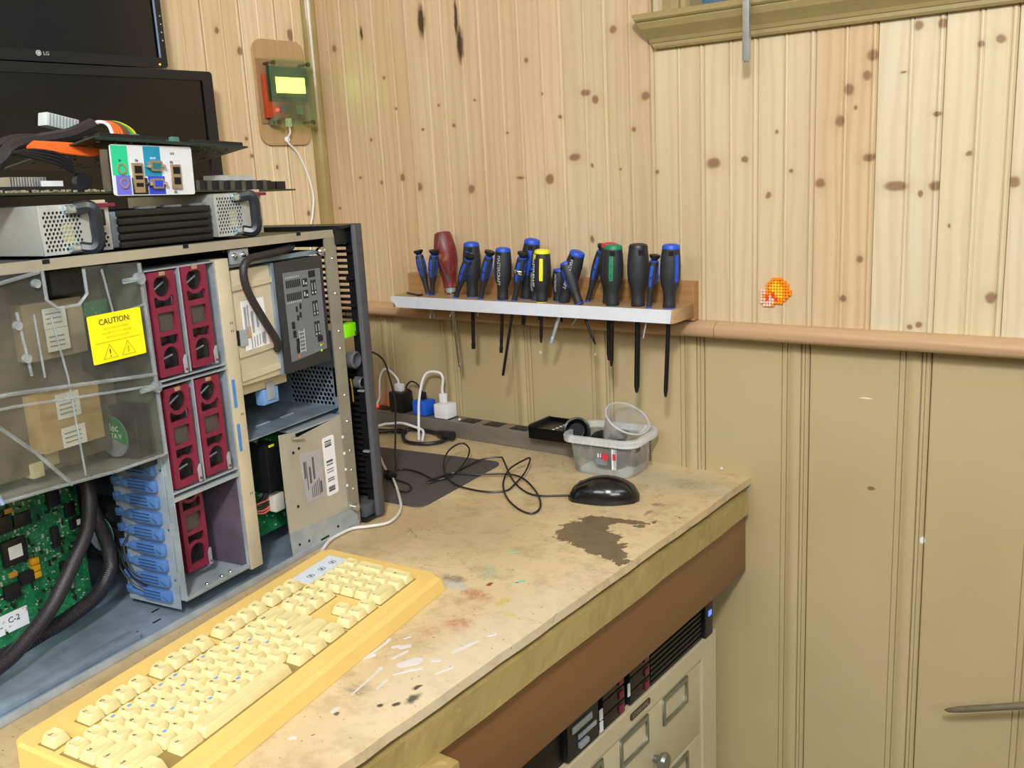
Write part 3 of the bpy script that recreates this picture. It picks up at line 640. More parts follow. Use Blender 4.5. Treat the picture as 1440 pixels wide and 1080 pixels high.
# ================================================================== DISPLAY GADGET ON THE LEFT WALL
gd = empty('sensor_display', (WL+.003, -.09, 1.43), label='small lit yellow-green display gadget on a rounded wooden plate by the corner', cat='gadget')
YZ = lambda x: frame((x, 0, 0), (0, 1, 0), (0, 0, 1))
PLY = pine('plywood', 'c2a276', 'a88458', 1, [], 51, .5)
pw(plate('wooden_plate', [rrect(-.156, -.030, 1.335, 1.534, .022)], .006, YZ(WL+.004), PLY, gd), gd)
pw(box('backing_card', M('brown_hardboard', 'a07c58', .6), gd, WL+.0072, WL+.010, -.1535, -.032, 1.376, 1.497), gd)
pw(box('orange_board', M('orange_red_box', 'b0431c', .5), gd, WL+.010, WL+.022, -.147, -.10, 1.386, 1.468, .001), gd)
pcb = pw(box('circuit_board', M('green_circuit_board', '1f4a2c', .45, var=.4, scale=300), gd, WL+.024, WL+.0256, -.1440, -.0430, 1.418, 1.482), gd)
box('display_bezel', M('dark_display_bezel', '2c3a20', .4), pcb, WL+.0256, WL+.031, -.1400, -.0450, 1.424, 1.470, .001)
box('lit_screen', M('lit_display', 'e2ff58', .4, emit=12, var=0), pcb, WL+.0306, WL+.0315, -.1285, -.0560, 1.4325, 1.4615)
for y in (-.136, -.049):
    for z in (1.3775, 1.4875):
        pw(MB().tube([(WL+.0072, y, z), (WL+.037, y, z)], .0028, 8).tube([(WL+.037, y, z), (WL+.040, y, z)], .0045, 6).build('standoff', M('brass_standoff', '6a5f3a', .3, .8), gd, smooth=True), gd)
pw(box('clear_cover', clear_mat('clear_acrylic', 'e6f2da', .07, .08), gd, WL+.0345, WL+.0365, -.1450, -.0400, 1.3700, 1.4960), gd)
pw(MB().sphere((WL+.0280, -.1285, 1.4005), .0035, 10).build('red_light', M('red_light', 'ff2a2a', .4, emit=6, var=0), gd, smooth=True), gd)
pw(MB().lathe([(.006, 0), (.006, .009), (.004, .010)], 14, Matrix.Translation((WL+.024, -.113, 1.403)) @ Matrix.Rotation(PI/2, 4, 'Y')).build('blue_knob', M('blue_knob', '3a4a9a', .4), gd, smooth=True), gd)
pw(MB().box(WL+.012, WL+.026, -.078, -.060, 1.392, 1.410, .001).box(WL+.012, WL+.024, -.139, -.125, 1.372, 1.386, .001).build('terminal_block', M('grey_green_terminal', '6a7458', .5), gd), gd)
pw(box('lower_board', M('small_brown_board', '7c4a30', .5), gd, WL+.020, WL+.0215, -.143, -.052, 1.385, 1.417), gd)
uc = cable('usb_cable', WHITEP, None, [(WL+.024, -.1005, 1.372), (WL+.022, -.0975, 1.358), (WL+.014, -.0985, 1.347), (WL+.013, -.096, 1.338), (WL+.012, -.0745, 1.3188), (WL+.012, -.0535, 1.2761), (WL+.012, -.0440, 1.2327), (WL+.012, -.0500, 1.1975), (WL+.012, -.060, 1.165), (WL+.012, -.066, 1.10), (WL+.03, -.07, 1.02), (WL+.07, -.08, .90), (WL+.12, -.045, .80)], .0019)
tag(uc, 'thin white cable hanging from the lit wall gadget down behind the server', 'cable')
u2 = box('usb_plug', WHITEP, None, WL+.020, WL+.028, -.1055, -.0955, 1.369, 1.385, .001); u2.parent = uc
u3 = MB().lathe([(.002, 0), (.006, .001), (.006, .004), (.002, .005)], 14, Matrix.Translation((WL+.009, -.0975, 1.3455)) @ Matrix.Rotation(PI/2, 4, 'Y')).build('cable_clip', WHITEP, uc, smooth=True)

# ================================================================== MONITORS
SCR = M('dark_screen', '0d0c0c', .22, var=.3, scale=900); MBZ = M('monitor_bezel', '15171c', .3, var=.1)
def monitor(x, y0, y1, z0, z1, bz, bt, bb, label, glossy_line=False):
    r = empty('monitor', (x, (y0+y1)/2, z0), label=label, cat='monitor')
    pw(plate('bezel', [rrect(y0, y1, z0, z1, .006), rect(y0+bz, y1-bz, z0+bb, z1-bt)], .012, YZ(x-.006), MBZ, r), r)
    pw(box('screen', SCR, r, x-.010, x-.0035, y0+bz-.001, y1-bz+.001, z0+bb-.001, z1-bt+.001), r)
    pw(box('rear_housing', BLACK, r, x-.036, x-.0115, y0+.004, y1-.004, z0+.004, z1-.004, .004), r)
    pw(box('wall_bracket', DKSTEEL, r, WL+.0005, x-.036, (y0+y1)/2-.05, (y0+y1)/2+.05, (z0+z1)/2-.05, (z0+z1)/2+.05), r)
    return r
m1 = monitor(.040, -.82, -.298, 1.155, 1.4605, .0215, .0153, .022, 'lower wide black monitor on the left wall, behind the circuit boards')
m2 = monitor(.040, -.905, -.385, 1.4625, 1.78, .0125, .015, .0165, 'upper black monitor with silver round logo, right above the other')
pw(MB().box(.040, .0406, -.400, -.3965, 1.479, 1.76).build('bright_screen_edge', M('pale_blue_edge', '7488a8', .2), m2), m2)
lg = pw(plate('logo_disc', [circ(-.6085, 1.4745, .0042, 20)], .0008, YZ(.0404), M('silver_logo', 'c6cac8', .4), m2), m2)
text('logo_lettering', 'LG', .0078, frame((.0404, -.5965, 1.4742), (0, 1, 0), (0, 0, 1)), M('silver_logo', 'c6cac8'), lg)
plate('logo_mark', [circ(-.6085, 1.4745, .0030, 14), circ(-.6085, 1.4745, .0024, 14)], .0005, YZ(.0410), M('logo_grey', '5d6060', .4), lg)
pw(MB().sphere((.0402, -.4005, 1.4680), .0016, 8).build('power_light', M('amber_light', 'ffb020', .4, emit=4, var=0), m2), m2)
pw(MB().box(.040, .0408, -.3905, -.3885, 1.545, 1.547).box(.040, .0408, -.3905, -.3885, 1.532, 1.534).box(.040, .0408, -.3905, -.3885, 1.519, 1.521).box(.040, .0408, -.3905, -.3885, 1.506, 1.508).build('side_button', M('grey_print', 'aeb2b6'), m2), m2)

# ================================================================== THINGS ON THE BENCH, BACK CORNER
STRIPM = M('brushed_grey_metal', '827d74', .4, .3, var=.2, scale=40, stretch=(.2, 1, 1))
ps = empty('power_strip', (.35, 0, .75), label='long grey metal power strip along the wall at the back of the bench', cat='power strip')
pw(box('strip_housing', STRIPM, ps, .03, .72, -.0215, .0195, .7502, .783, .0015), ps)
for k, x in enumerate((.10, .155, .215, .275, .3375, .3975, .4615, .53, .59)):
    o = pw(box('outlet', M('dark_outlet', '232325', .5), ps, x-.019, x+.019, -.0145, .0135, .7828, .7838, .0004), ps)
    if x > .3:
        for dx, dy, ww, hh in ((-.007, -.005, .0012, .006), (.007, -.005, .0012, .006), (0, .007, .0035, .0035)):
            box('outlet_slot', DARKHOLE, o, x+dx-ww/2, x+dx+ww/2, dy-hh/2, dy+hh/2, .7837, .784)
pw(MB().sphere((.311, -.004, .7835), .0028, 8).build('white_lamp', WHITEP, ps, smooth=True), ps)
pw(box('lit_switch', M('red_lit_switch', 'ff2a18', .4, emit=5, var=0), ps, .066, .082, -.010, .002, .783, .7895, .001), ps)
b1 = empty('power_adapter', (.152, 0, .784), label='black plug-in adapter with a white cable end on top', cat='adapter')
pw(box('adapter_body', BLACK, b1, .134, .170, -.019, .016, .784, .826, .003), b1)
pw(MB().box(.1415, .1605, -.008, .004, .826, .842, .002).build('white_cable_end', WHITEP, b1, smooth=True), b1)
pk = cable('white_lead', WHITEP, b1, [(.151, -.002, .840), (.1447, -.002, .854), (.1267, -.002, .8671), (.1104, -.002, .8688), (.0970, -.002, .8506), (.0925, -.002, .827), (.088, -.003, .800), (.086, -.03, .775), (.075, -.06, .757), (.02, -.12, .7535)], .0022); pw(pk, b1)
b2 = empty('power_adapter', (.215, 0, .784), label='blue plug-in adapter between the black one and the white one', cat='adapter')
pw(box('adapter_body', M('blue_plastic', '1f5fd0', .4), b2, .198, .2345, -.018, .014, .784, .8145, .003), b2)
pw(box('black_cable_end', BLACK, b2, .2085, .2215, -.007, .003, .8145, .830, .002), b2)
pw(cable('black_lead', BLACK, b2, [(.2145, -.002, .829), (.2088, -.002, .8385), (.1970, -.002, .8480), (.1812, -.002, .8480), (.1700, -.002, .8340), (.168, .012, .824), (.168, .0165, .80)], .0017), b2)
b3 = empty('power_adapter', (.273, 0, .784), label='white plug-in adapter with a white cable end on top', cat='adapter')
pw(box('adapter_body', WHITEP, b3, .2575, .291, -.019, .014, .784, .8135, .003), b3)
pw(box('white_cable_end', WHITEP, b3, .2630, .2770, -.007, .004, .8135, .8330, .0025), b3)
pw(cable('white_lead', WHITEP, b3, [(.2690, -.002, .831), (.2695, -.002, .8441), (.2737, -.003, .8640), (.2653, -.004, .8755), (.2385, -.008, .8740), (.2270, -.014, .8548), (.2220, -.022, .8161), (.2240, -.028, .788), (.2330, -.040, .768), (.2589, -.070, .7532)], .0027), b3)
wc = cable('cable', WHITEP, None, [(.2688, -.0706, .7530), (.2535, -.0500, .7640), (.2250, -.0365, .7640), (.1883, -.0400, .7700), (.1687, -.0524, .7700), (.1573, -.0723, .7700), (.13, -.12, .758), (.10, -.2, .754)], .0027)
tag(wc, 'white cable running from behind the computer to the loop beside the power strip', 'cable')
pc = cable('cable', BLACK, None, [(.05, -.12, .758), (.11, -.080, .756), (.16, -.060, .756), (.2036, -.0536, .7560), (.1960, -.0390, .7560), (.2120, -.0310, .7580), (.2432, -.0300, .7590), (.2819, -.0330, .7570), (.3140, -.0520, .7560), (.3143, -.0800, .7560), (.2922, -.1000, .7560), (.2565, -.1020, .7560), (.2260, -.0800, .7565), (.205, -.060, .762), (.16, -.075, .758), (.08, -.14, .756)], .0038)
tag(pc, 'black power cord lying in a flat loop in front of the power strip', 'cable')
MB().tube([(.285, -.040, .7605), (.312, -.050, .7625), (.330, -.046, .7625)], [.006, .010, .009], 10).build('cord_plug', BLACK, pc, smooth=True)
# black box on the strip
bx = empty('drive_enclosure', (.56, -.02, .785), (0, 0, .03), label='open-topped black metal box sitting on the power strip behind the tub', cat='box')
MB().box(-.045, .047, -.030, .038, -.0008, .0012).box(-.045, -.0435, -.030, .038, .0012, .0235).box(.0455, .047, -.030, .038, .0012, .0215).box(-.0435, .0455, -.030, -.0285, .0012, .0205).box(-.0435, .0455, .0365, .038, .0012, .024).build('box_shell', M('matt_black_metal', '0c0b0c', .35, .3), bx)
MB().box(-.040, .030, -.026, .034, .0012, .0170, .001).build('inner_unit', M('dark_brown_black', '2a2625', .35), bx, smooth=True)
for k in range(5): box('silver_mark', WHITEL, bx, -.002+.001*k, .003+.001*k, -.020+.0115*k, -.014+.0115*k, .0171, .0174)
box('side_ridge', BLACK, bx, -.0435, -.0385, -.029, .037, .0172, .0255, .0008)
# clear tub
TUBM = clear_mat('milky_clear_plastic', 'f6f8f6', .19, .2, 'e9ebea'); RIMM = clear_mat('milky_rim_plastic', 'f0f2f2', .42, .25, 'f2f4f4', .1)
tub = empty('plastic_tub', (.6885, -.0475, .7502), (0, 0, .07), label='clear square plastic tub with black parts inside, beside the mouse', cat='container')
def rr3(hx, hy, r, z, n=6): return [(x, y, z) for x, y in rrect(-hx, hx, -hy, hy, r, n)]
def loft(rings, close=True):
    mb = MB(); R = [[mb.bm.verts.new(p) for p in ring] for ring in rings]; n = len(R[0])
    for A, B in zip(R, R[1:]):
        for k in range(n): mb.bm.faces.new((A[k], A[(k+1) % n], B[(k+1) % n], B[k]))
    if close: mb.bm.faces.new(R[0][::-1])
    return mb
loft([rr3(.054, .040, .020, .0), rr3(.057, .043, .022, .004), rr3(.061, .047, .022, .052), rr3(.0625, .0485, .022, .060)]).build('tub_wall', TUBM, tub, smooth=True)
loft([rr3(.0630, .0490, .022, .058), rr3(.0715, .0570, .026, .057), rr3(.0720, .0575, .026, .066), rr3(.0700, .0555, .025, .0690), rr3(.0640, .0500, .022, .0690), rr3(.0630, .0490, .022, .058)], False).build('tub_rim', RIMM, tub, smooth=True)
mb = MB()
for k in range(11): mb.box(-.050+.0088*k, -.0455+.0088*k, -.0582, -.0574, .058, .066)
mb.build('rim_notch', RIMM, tub, kind='stuff')
pr = MB().lathe([(.0065, 0), (.0065, .0004)], 20, Matrix.Translation((.012, -.0468, .036)) @ Matrix.Rotation(PI/2, 4, 'X')).build('red_round_print', M('red_print', 'd2334a', .5), tub)
MB().box(.0245, .0285, -.0474, -.0470, .015, .052).box(.030, .0315, -.0474, -.0470, .015, .052).box(.033, .0335, -.0474, -.0470, .015, .052).box(.003, .0045, -.0474, -.0470, .034, .041).box(-.002, .0005, -.0474, -.0470, .034, .041).build('bar_print', WHITEL, tub, kind='stuff')
box('red_print', M('red_print', 'd2334a'), tub, .0265, .0330, -.0478, -.0474, .032, .043)
mb = MB()
for k in range(9): mb.box(.0612, .0616, .022, .030, .014+.0042*k, .0165+.0042*k)
for k in range(4): mb.box(.0612, .0616, -.030, -.012, .044+.0035*k*.8, .0455+.0035*k*.8)
mb.build('dark_print', M('dark_brown_print', '4a3a3a', .6), tub, kind='stuff')
lens = empty('lens_cap', (.634, -.070, .8180), label='round glossy black cap leaning over the left rim of the tub', cat='cap')
lens.rotation_euler = Vector((.80, -1.15, .42)).to_track_quat('Z', 'Y').to_euler()
MB().lathe([(.0205, -.016), (.0228, -.012), (.0235, .003), (.0225, .0060), (.0200, .0066), (.0165, .002), (.0130, -.005), (.0005, -.006)], 32).build('cap_body', M('glossy_black', '0c0d11', .26, coat=.3), lens, smooth=True)
gl = MB().lathe([(.0128, -.0055), (.012, -.0045), (.0005, -.0045)], 20).build('glass_eye', M('dark_glass', '05060a', .5, spec=.15), lens, smooth=True)
dsk = empty('speaker_cone', (.683, -.036, .7545), (0, 0, 0), label='round black dish inside the clear tub', cat='part')
MB().lathe([(.026, 0), (.030, .006), (.034, .030), (.035, .052), (.0335, .054), (.031, .050), (.027, .035), (.012, .030), (.0005, .031)], 30).build('dish', M('black_dish', '141519', .3), dsk, smooth=True)
MB().box(-.012, .010, -.0345, -.030, .008, .018, .001).build('pale_blue_tab', M('pale_blue_plastic', '8a97ac', .4), dsk, smooth=True)
cup = empty('clear_cup', (.712, -.030, .8390), label='small round clear plastic cup lying tilted in the tub', cat='cup')
cup.rotation_euler = Vector((.514, -.14, .844)).to_track_quat('Z', 'Y').to_euler()
mbc = MB(); prf = [(.0200, -.050), (.0235, -.0495), (.0330, -.004), (.0345, -.003), (.0350, .001), (.0335, .002), (.0325, .0), (.0225, -.0475), (.0005, -.0480)]
R = []
for r_, z_ in prf: R.append([mbc.bm.verts.new((r_*1.15*math.cos(2*PI*k/30), r_*1.15*math.sin(2*PI*k/30), z_)) for k in range(30)])
for A, B in zip(R, R[1:]):
    for k in range(30): mbc.bm.faces.new((A[k], A[(k+1) % 30], B[(k+1) % 30], B[k]))
mbc.bm.faces.new(R[0][::-1]); mbc.build('cup_wall', clear_mat('clear_cup_plastic', 'fafafa', .10, .15, 'f4f4f4'), cup, smooth=True)
MB().tube([(.0345*1.15*math.cos(2*PI*k/30), .0345*1.15*math.sin(2*PI*k/30), 0) for k in range(31)], .0017, 6, False).build('cup_rim', RIMM, cup, smooth=True)
# mouse pad, mouse, mouse cable
pad = empty('mouse_pad', (.40, -.24, .7501), label='dark grey mouse pad partly under the computer', cat='mouse pad')
quad = [(.497, -.128), (.523, -.352), (.33, -.372), (.215, -.145)]
def roundpoly(q, r, n=5):
    out = []
    for i, p in enumerate(q):
        p = Vector(p); a = (Vector(q[i-1])-p).normalized(); b = (Vector(q[(i+1) % len(q)])-p).normalized()
        for k in range(n+1):
            t_ = k/n; A = p+a*r; B = p+b*r
            out.append(tuple((A*(1-t_)**2+p*2*t_*(1-t_)+B*t_*t_)))
    return out
pw(MB().prism(roundpoly([(.500, -.112), (.527, -.362), (.36, -.372), (.19, -.150)], .022), lambda p, q, h: (p, q, h), .7501, .7530).build('pad', M('grey_foam_pad', '4d494b', .75, var=.12, scale=300), pad), pad)
ms = empty('computer_mouse', (.757, -.186, .7502), (0, 0, math.radians(25)), label='black wired computer mouse in front of the clear tub', cat='mouse')
mb = MB(); R = []
for i in range(15):
    tt = i/14; x = -.056+.112*tt
    wdt = .0305*math.sin(PI*min(1, max(0, .06+.88*tt)))**.42*(1-.12*math.cos(2*PI*(tt-.1)) * .6)
    hgt = .043*math.sin(PI*min(1, .08+.84*tt**.85))**.7*(.72+.35*tt)
    if i in (0, 14): wdt *= .55; hgt *= .6
    R.append([mb.bm.verts.new((x, wdt*math.cos(a)*(1.0 if math.sin(a) > 0 else .97), max(0, hgt*math.sin(a)**.8 if math.sin(a) > 0 else 0)+.0005)) for a in [PI*k/12 for k in range(13)]])
for A, B in zip(R, R[1:]):
    for k in range(12): mb.bm.faces.new((A[k], A[k+1], B[k+1], B[k]))
    mb.bm.faces.new((A[12], A[0], B[0], B[12]))
mb.bm.faces.new(R[0]); mb.bm.faces.new(R[-1][::-1])
mb.build('mouse_body', M('gloss_black_mouse', '0e0f14', .2, coat=.4), ms, smooth=True)
MB().lathe([(.0035, -.004), (.0075, -.003), (.0075, .003), (.0035, .004)], 16, Matrix.Translation((-.034, 0, .0225)) @ Matrix.Rotation(PI/2, 4, 'X')).build('scroll_wheel', DKGREY, ms, smooth=True)
MC = [(0.7175,-0.2010,0.7570),(0.7075,-0.2035,0.7540),(0.6862,-0.2144,0.7530),(0.6633,-0.2275,0.7530),(0.6367,-0.2263,0.7530),(0.5918,-0.1980,0.7530),(0.5439,-0.1538,0.7540),(0.5079,-0.1201,0.7600),(0.4957,-0.1145,0.7620),(0.4707,-0.1346,0.7600),(0.4643,-0.1775,0.7560),(0.4679,-0.2453,0.7550),(0.4604,-0.2705,0.7550),(0.4556,-0.2552,0.7560),(0.4618,-0.2380,0.7570),(0.4695,-0.2154,0.7580),(0.5033,-0.2018,0.7560),(0.5566,-0.1771,0.7580),(0.5914,-0.1769,0.7560),(0.6422,-0.2115,0.7530),(0.6818,-0.2539,0.7530),(0.6993,-0.2852,0.7530),(0.6952,-0.3015,0.7530),(0.6659,-0.2928,0.7530),(0.6216,-0.2615,0.7530),(0.5806,-0.2176,0.7550),(0.5622,-0.1843,0.7610),(0.5533,-0.1553,0.7640),(0.5561,-0.1237,0.7680),(0.5600,-0.1113,0.7690),(0.5717,-0.1301,0.7660),(0.5874,-0.1676,0.7600),(0.5970,-0.2089,0.7550),(0.5995,-0.2345,0.7530),(0.5771,-0.2533,0.7530),(0.5426,-0.2570,0.7530),(0.5109,-0.2585,0.7570),(0.4744,-0.2396,0.7620),(0.4409,-0.2051,0.7680),(0.4183,-0.1661,0.7760),(0.4133,-0.1337,0.7800),(0.4222,-0.1240,0.7800),(0.4440,-0.1368,0.7760),(0.4601,-0.1639,0.7680),(0.4755,-0.2103,0.7600),(0.4770,-0.2407,0.7580),(0.4589,-0.2534,0.7560),(0.4251,-0.2429,0.7570),(0.3923,-0.2380,0.7580),(0.3708,-0.2448,0.7580),(0.3798,-0.2701,0.7580),(0.4015,-0.2954,0.7560),(0.4358,-0.3208,0.7550),(0.4580,-0.3238,0.7550),(0.4574,-0.3093,0.7550),(0.4363,-0.2917,0.7550),(0.4039,-0.2869,0.7560),(0.3884,-0.2865,0.7560)]
mc = cable('mouse_cable', M('black_cable', '1c1b1d', .4), None, MC, .0016, 5, 6); tag(mc, 'thin black mouse cable in loose loops across the mouse pad', 'cable')
bc = cable('cable', M('black_cable', '1c1b1d'), None, [(.300, -.335, .952), (.2850, -.26, .9515), (.2451, -.18, .9500), (.2612, -.155, .932), (.2825, -.16, .8936), (.2950, -.165, .8531), (.325, -.20, .815), (.354, -.235, .785), (.3687, -.2528, .7600), (.385, -.28, .7560)], .0017)
tag(bc, 'thin black cable hanging from the side of the computer front panel to the pad', 'cable')
cn = MB().lathe([(.003, -.012), (.008, -.009), (.010, 0), (.008, .009), (.003, .012)], 12, Matrix.Translation((.385, -.283, .7615)) @ Matrix.Rotation(1.2, 4, 'X')).build('cable_knot', BLACK, mc, smooth=True)

# ================================================================== KEYBOARD
th, ti, pit = .1938, .0844, .0198
a_ = Vector((-math.sin(th), math.cos(th), 0)); b_ = Vector((math.cos(th)*math.cos(ti), math.sin(th)*math.cos(ti), -math.sin(ti)))
m4 = Matrix((a_, -b_, a_.cross(-b_))).transposed().to_4x4(); m4.translation = (.7009, -1.0493, .790)
kb = empty('keyboard', mat4=m4, label='yellowed beige full size keyboard with blue and white key stickers', cat='keyboard')
inv = m4.inverted()
KBM = M('yellowed_plastic', 'e0bf70', .42, var=.04, scale=10); KEYM = M('pale_yellow_keys', 'dccf98', .42, var=.05, scale=60); LEG = M('dark_key_print', '4a4026', .6, var=0)
def KL(u, v, h): return Vector((u*pit, -v*pit, h))
outline = [(0.0, -1.85), (22.7, -1.75), (23.15, -1.35), (23.35, 6.4), (23.0, 6.95), (-.6, 7.0), (-.95, 6.7), (-.75, -1.4), (-.5, -1.8)]
def onbench(p, inset=0):
    wp_ = m4 @ p; wp_.z = .7504; return inv @ wp_
mb = MB(); top = [mb.bm.verts.new(KL(u, v, -.010)) for u, v in outline]
cx, cy = 11.2, 2.7
mid = [mb.bm.verts.new(KL(u+(.12 if u > cx else -.12), v+(.28 if v > cy else -.1), -.0135)) for u, v in outline]
low = [mb.bm.verts.new(onbench(KL(u+(.16 if u > cx else -.16), v+(.55 if v > cy else -.12), -.02))) for u, v in outline]
n = len(outline); mb.bm.faces.new(top); mb.bm.faces.new(low[::-1])
for A, B in ((top, mid), (mid, low)):
    for k in range(n): mb.bm.faces.new((A[k], B[k], B[(k+1) % n], A[(k+1) % n]))
body = mb.build('keyboard_body', KBM, kb)
# shallow wells under the key groups
WELL = M('key_well', '8f7a44', .6, var=.1)
for u0, u1, v0, v1 in ((-.6, 14.62, .9, 6.02), (14.72, 17.8, .9, 3.0), (17.98, 22.05, .9, 6.02), (14.72, 17.8, 4.93, 6.0), (15.75, 16.78, 3.95, 4.95), (1.45, 5.55, -.56, .56), (5.95, 10.05, -.56, .56), (10.45, 14.55, -.56, .56), (14.72, 17.8, -.56, .56), (-.55, .55, -.56, .56)):
    MB().box(u0*pit+.0003, u1*pit-.0003, -v1*pit+.0003, -v0*pit-.0003, -.0101, -.0094).build('key_well', WELL, kb)
KM = {}
def key(u, v, w=1.0, leg='', d=1.0, drop=0.0, st=0, shape=None):
    kk = (round(w, 2), round(d, 2), shape)
    if kk not in KM:
        mb = MB(); hw = w*pit/2-.0007; hd = d*pit/2-.0007; tw = hw-.0028; td = hd-.0026
        def ring(x, y0, y1, z, r): return [(px_, py_, z) for px_, py_ in rrect(-x, x, y0, y1, r, 2)]
        rs = [ring(hw, -hd, hd, -.0092, .0012), ring(hw-.0006, -hd+.0008, hd-.0005, -.0070, .0012), ring(tw+.0002, -td-.0002, td+.0014, -.0008, .0016), ring(tw-.0005, -td+.0005, td+.0009, 0, .0016), ring(tw*.6, -td*.6, td*.6+.0008, -.0006, .0016)]
        q = loft(rs, True); q.bm.faces.new([q.bm.verts[i] for i in []]) if False else None
        q.bm.verts.ensure_lookup_table(); q.bm.faces.new(q.bm.verts[-len(rs[0]):])
        o = q.build('key', None, smooth=True); KM[kk] = o.data; KM[kk].materials.append(KEYM); bpy.data.objects.remove(o)
    o = bpy.data.objects.new('key', KM[kk]); COL.objects.link(o); o.parent = kb; o.location = KL(u, v, -drop)
    if leg:
        if leg not in LM:
            cu = bpy.data.curves.new('key_legend', 'FONT'); cu.body = leg; cu.size = .0048 if len(leg) < 3 else .0034; cu.extrude = .0001; cu.resolution_u = 1; cu.align_y = 'CENTER'; cu.align_x = 'LEFT'
            me = _curve_mesh(cu, 'key_legend'); me.materials.append(LEG); LM[leg] = me
        l_ = bpy.data.objects.new('key_legend', LM[leg]); COL.objects.link(l_); l_.parent = o; l_.location = (-w*pit/2+.0040, .0026 if len(leg) < 3 else .0012, -.0001)
    if st:
        c_ = (WHITEL, M('pale_blue_sticker', '6f9fe0', .5))[st-1]
        s_ = bpy.data.objects.new('sticker', STK[st-1]); COL.objects.link(s_); s_.parent = o; s_.location = (.0028, .0010+.0018, -.0001)
    return o
LM = {}; STK = []
for c_ in (WHITEL, M('pale_blue_sticker', '6f9fe0', .5)):
    o = MB().box(-.0022, .0022, -.0013, .0013, 0, .0002).build('sticker', c_); STK.append(o.data); bpy.data.objects.remove(o)
key(0, 0, leg='Esc')
for k in range(12): key((2, 3, 4, 5, 6.5, 7.5, 8.5, 9.5, 11, 12, 13, 14)[k], 0, leg='F%d' % (k+1))
for k, s_ in enumerate(('Prt', 'Scr', 'Pau')): key(15.25+k, 0, leg=s_)
r1 = '`1234567890-='; stk = {1: 1, 2: 2, 3: 2, 4: 1, 5: 2, 6: 2, 7: 1, 8: 2}
for k, s_ in enumerate(r1): key(k, 1.46, leg=s_, st=stk.get(k, 1 if k == 0 else 0))
key(13.5, 1.46, 2, 'Bksp')
key(.25, 2.46, 1.5, 'Tab')
for k, s_ in enumerate('QWERTYUIOP[]'): key(1.5+k, 2.46, leg=s_, st=2 if k in (2, 4, 8, 9) else 0)
key(13.75, 2.46, 1.5, ''); key(.375, 3.46, 1.75, 'Caps')
for k, s_ in enumerate("ASDFGHJKL;'"): key(1.75+k, 3.46, leg=s_, st=(0, 0, 2, 0, 0, 2, 0, 0, 0, 2, 0)[k])
key(13.375, 3.46, 2.25, 'Enter')
key(.625, 4.46, 2.25, 'Shift')
for k, s_ in enumerate('ZXCVBNM,./'): key(2.25+k, 4.46, leg=s_, st=(2, 0, 1, 2, 0, 2, 0, 0, 0, 0)[k])
key(13.125, 4.46, 2.75, 'Shift')
key(.25, 5.46, 1.5, 'Ctrl'); key(2.5, 5.46, 1.5, 'Alt'); key(6.5, 5.46, 6.5, ''); key(10.9, 5.46, 1.25, 'Alt'); key(12.2, 5.46, 1.25, ''); key(13.75, 5.46, 1.5, 'Ctrl')
for k, s_ in enumerate(('Ins', 'Hom', 'PU')): key(15.25+k, 1.46, leg=s_)
for k, s_ in enumerate(('Del', 'End', 'PD')): key(15.25+k, 2.46, leg=s_)
key(16.25, 4.46, leg='^')
for k, s_ in enumerate('<v>'): key(15.25+k, 5.46, leg=s_)
for k, s_ in enumerate(('Num', '/', '*', '-')): key(18.5+k, 1.46, leg=s_)
for j, rw in enumerate(('789', '456', '123')):
    for k, s_ in enumerate(rw): key(18.5+k, 2.46+j, leg=s_)
key(21.5, 2.96, 1, '+', 2); key(21.5, 4.96, 1, 'Ent', 2); key(19, 5.46, 2, '0'); key(20.5, 5.46, leg='.')
MB().box(18.25*pit, 22.3*pit, -.55*pit, .85*pit, -.0101, -.0093).build('indicator_label', M('pale_blue_label', 'cdd8e2', .5, var=.03), kb)
for k in range(3):
    cxx = (19.2+1.15*k)*pit
    mb = MB()
    for (x0, x1, y0, y1) in ((-.004, .004, .003, .0036), (-.004, .004, -.0036, -.003), (-.0048, -.0042, -.003, .003), (.0042, .0048, -.003, .003), (-.0014, .0014, -.0016, .0016)):
        mb.box(cxx+x0, cxx+x1, y0+.001, y1+.001, -.0093, -.0091)
    mb.build('indicator_symbol', INK, kb, kind='stuff')
kc = cable('keyboard_cable', M('off_white_cable', 'd4d2cc', .45), kb, [inv @ Vector(p) for p in [(.582, -.640, .776), (.560, -.605, .768), (.5305, -.5776, .7545), (.505, -.5363, .7540), (.4990, -.5089, .7540), (.5000, -.4830, .7540), (.5158, -.4646, .7540), (.5302, -.4365, .7540), (.5079, -.3892, .7540), (.4614, -.3429, .7550), (.3961, -.2876, .7560), (.3411, -.2499, .7560), (.28, -.20, .7540)]], .0024)

# ================================================================== LOOSE METAL ARM AT LOWER RIGHT
arm = empty('metal_arm', (1.30, -.03, .46), label='grey rounded metal arm sticking into view near the floor at right', cat='bar')
pw(MB().tube([(1.238, -.024, .451), (1.244, -.026, .4535), (1.26, -.028, .461), (1.34, -.031, .4945), (1.60, -.034, .59)], [.0012, .0035, .0048, .0052, .0052], 10).build('arm_bar', M('dull_grey_metal', '7d7862', .45, .4), arm, smooth=True), arm)
pw(box('arm_mount', DKGREY, arm, 1.585, 1.615, -.045, .019, .57, .61, .002), arm)

# ================================================================== OPEN SERVER TOWER
UX, UY = .1474, -.9891
sm = Matrix(((-UX, -.9891, 0, .4873), (-UY, -.1474, 0, -.4625), (0, 0, 1, .7503), (0, 0, 0, 1)))
sv = empty('server_tower', mat4=sm, label='open steel server tower standing on its edge on the bench, innards exposed', cat='computer')
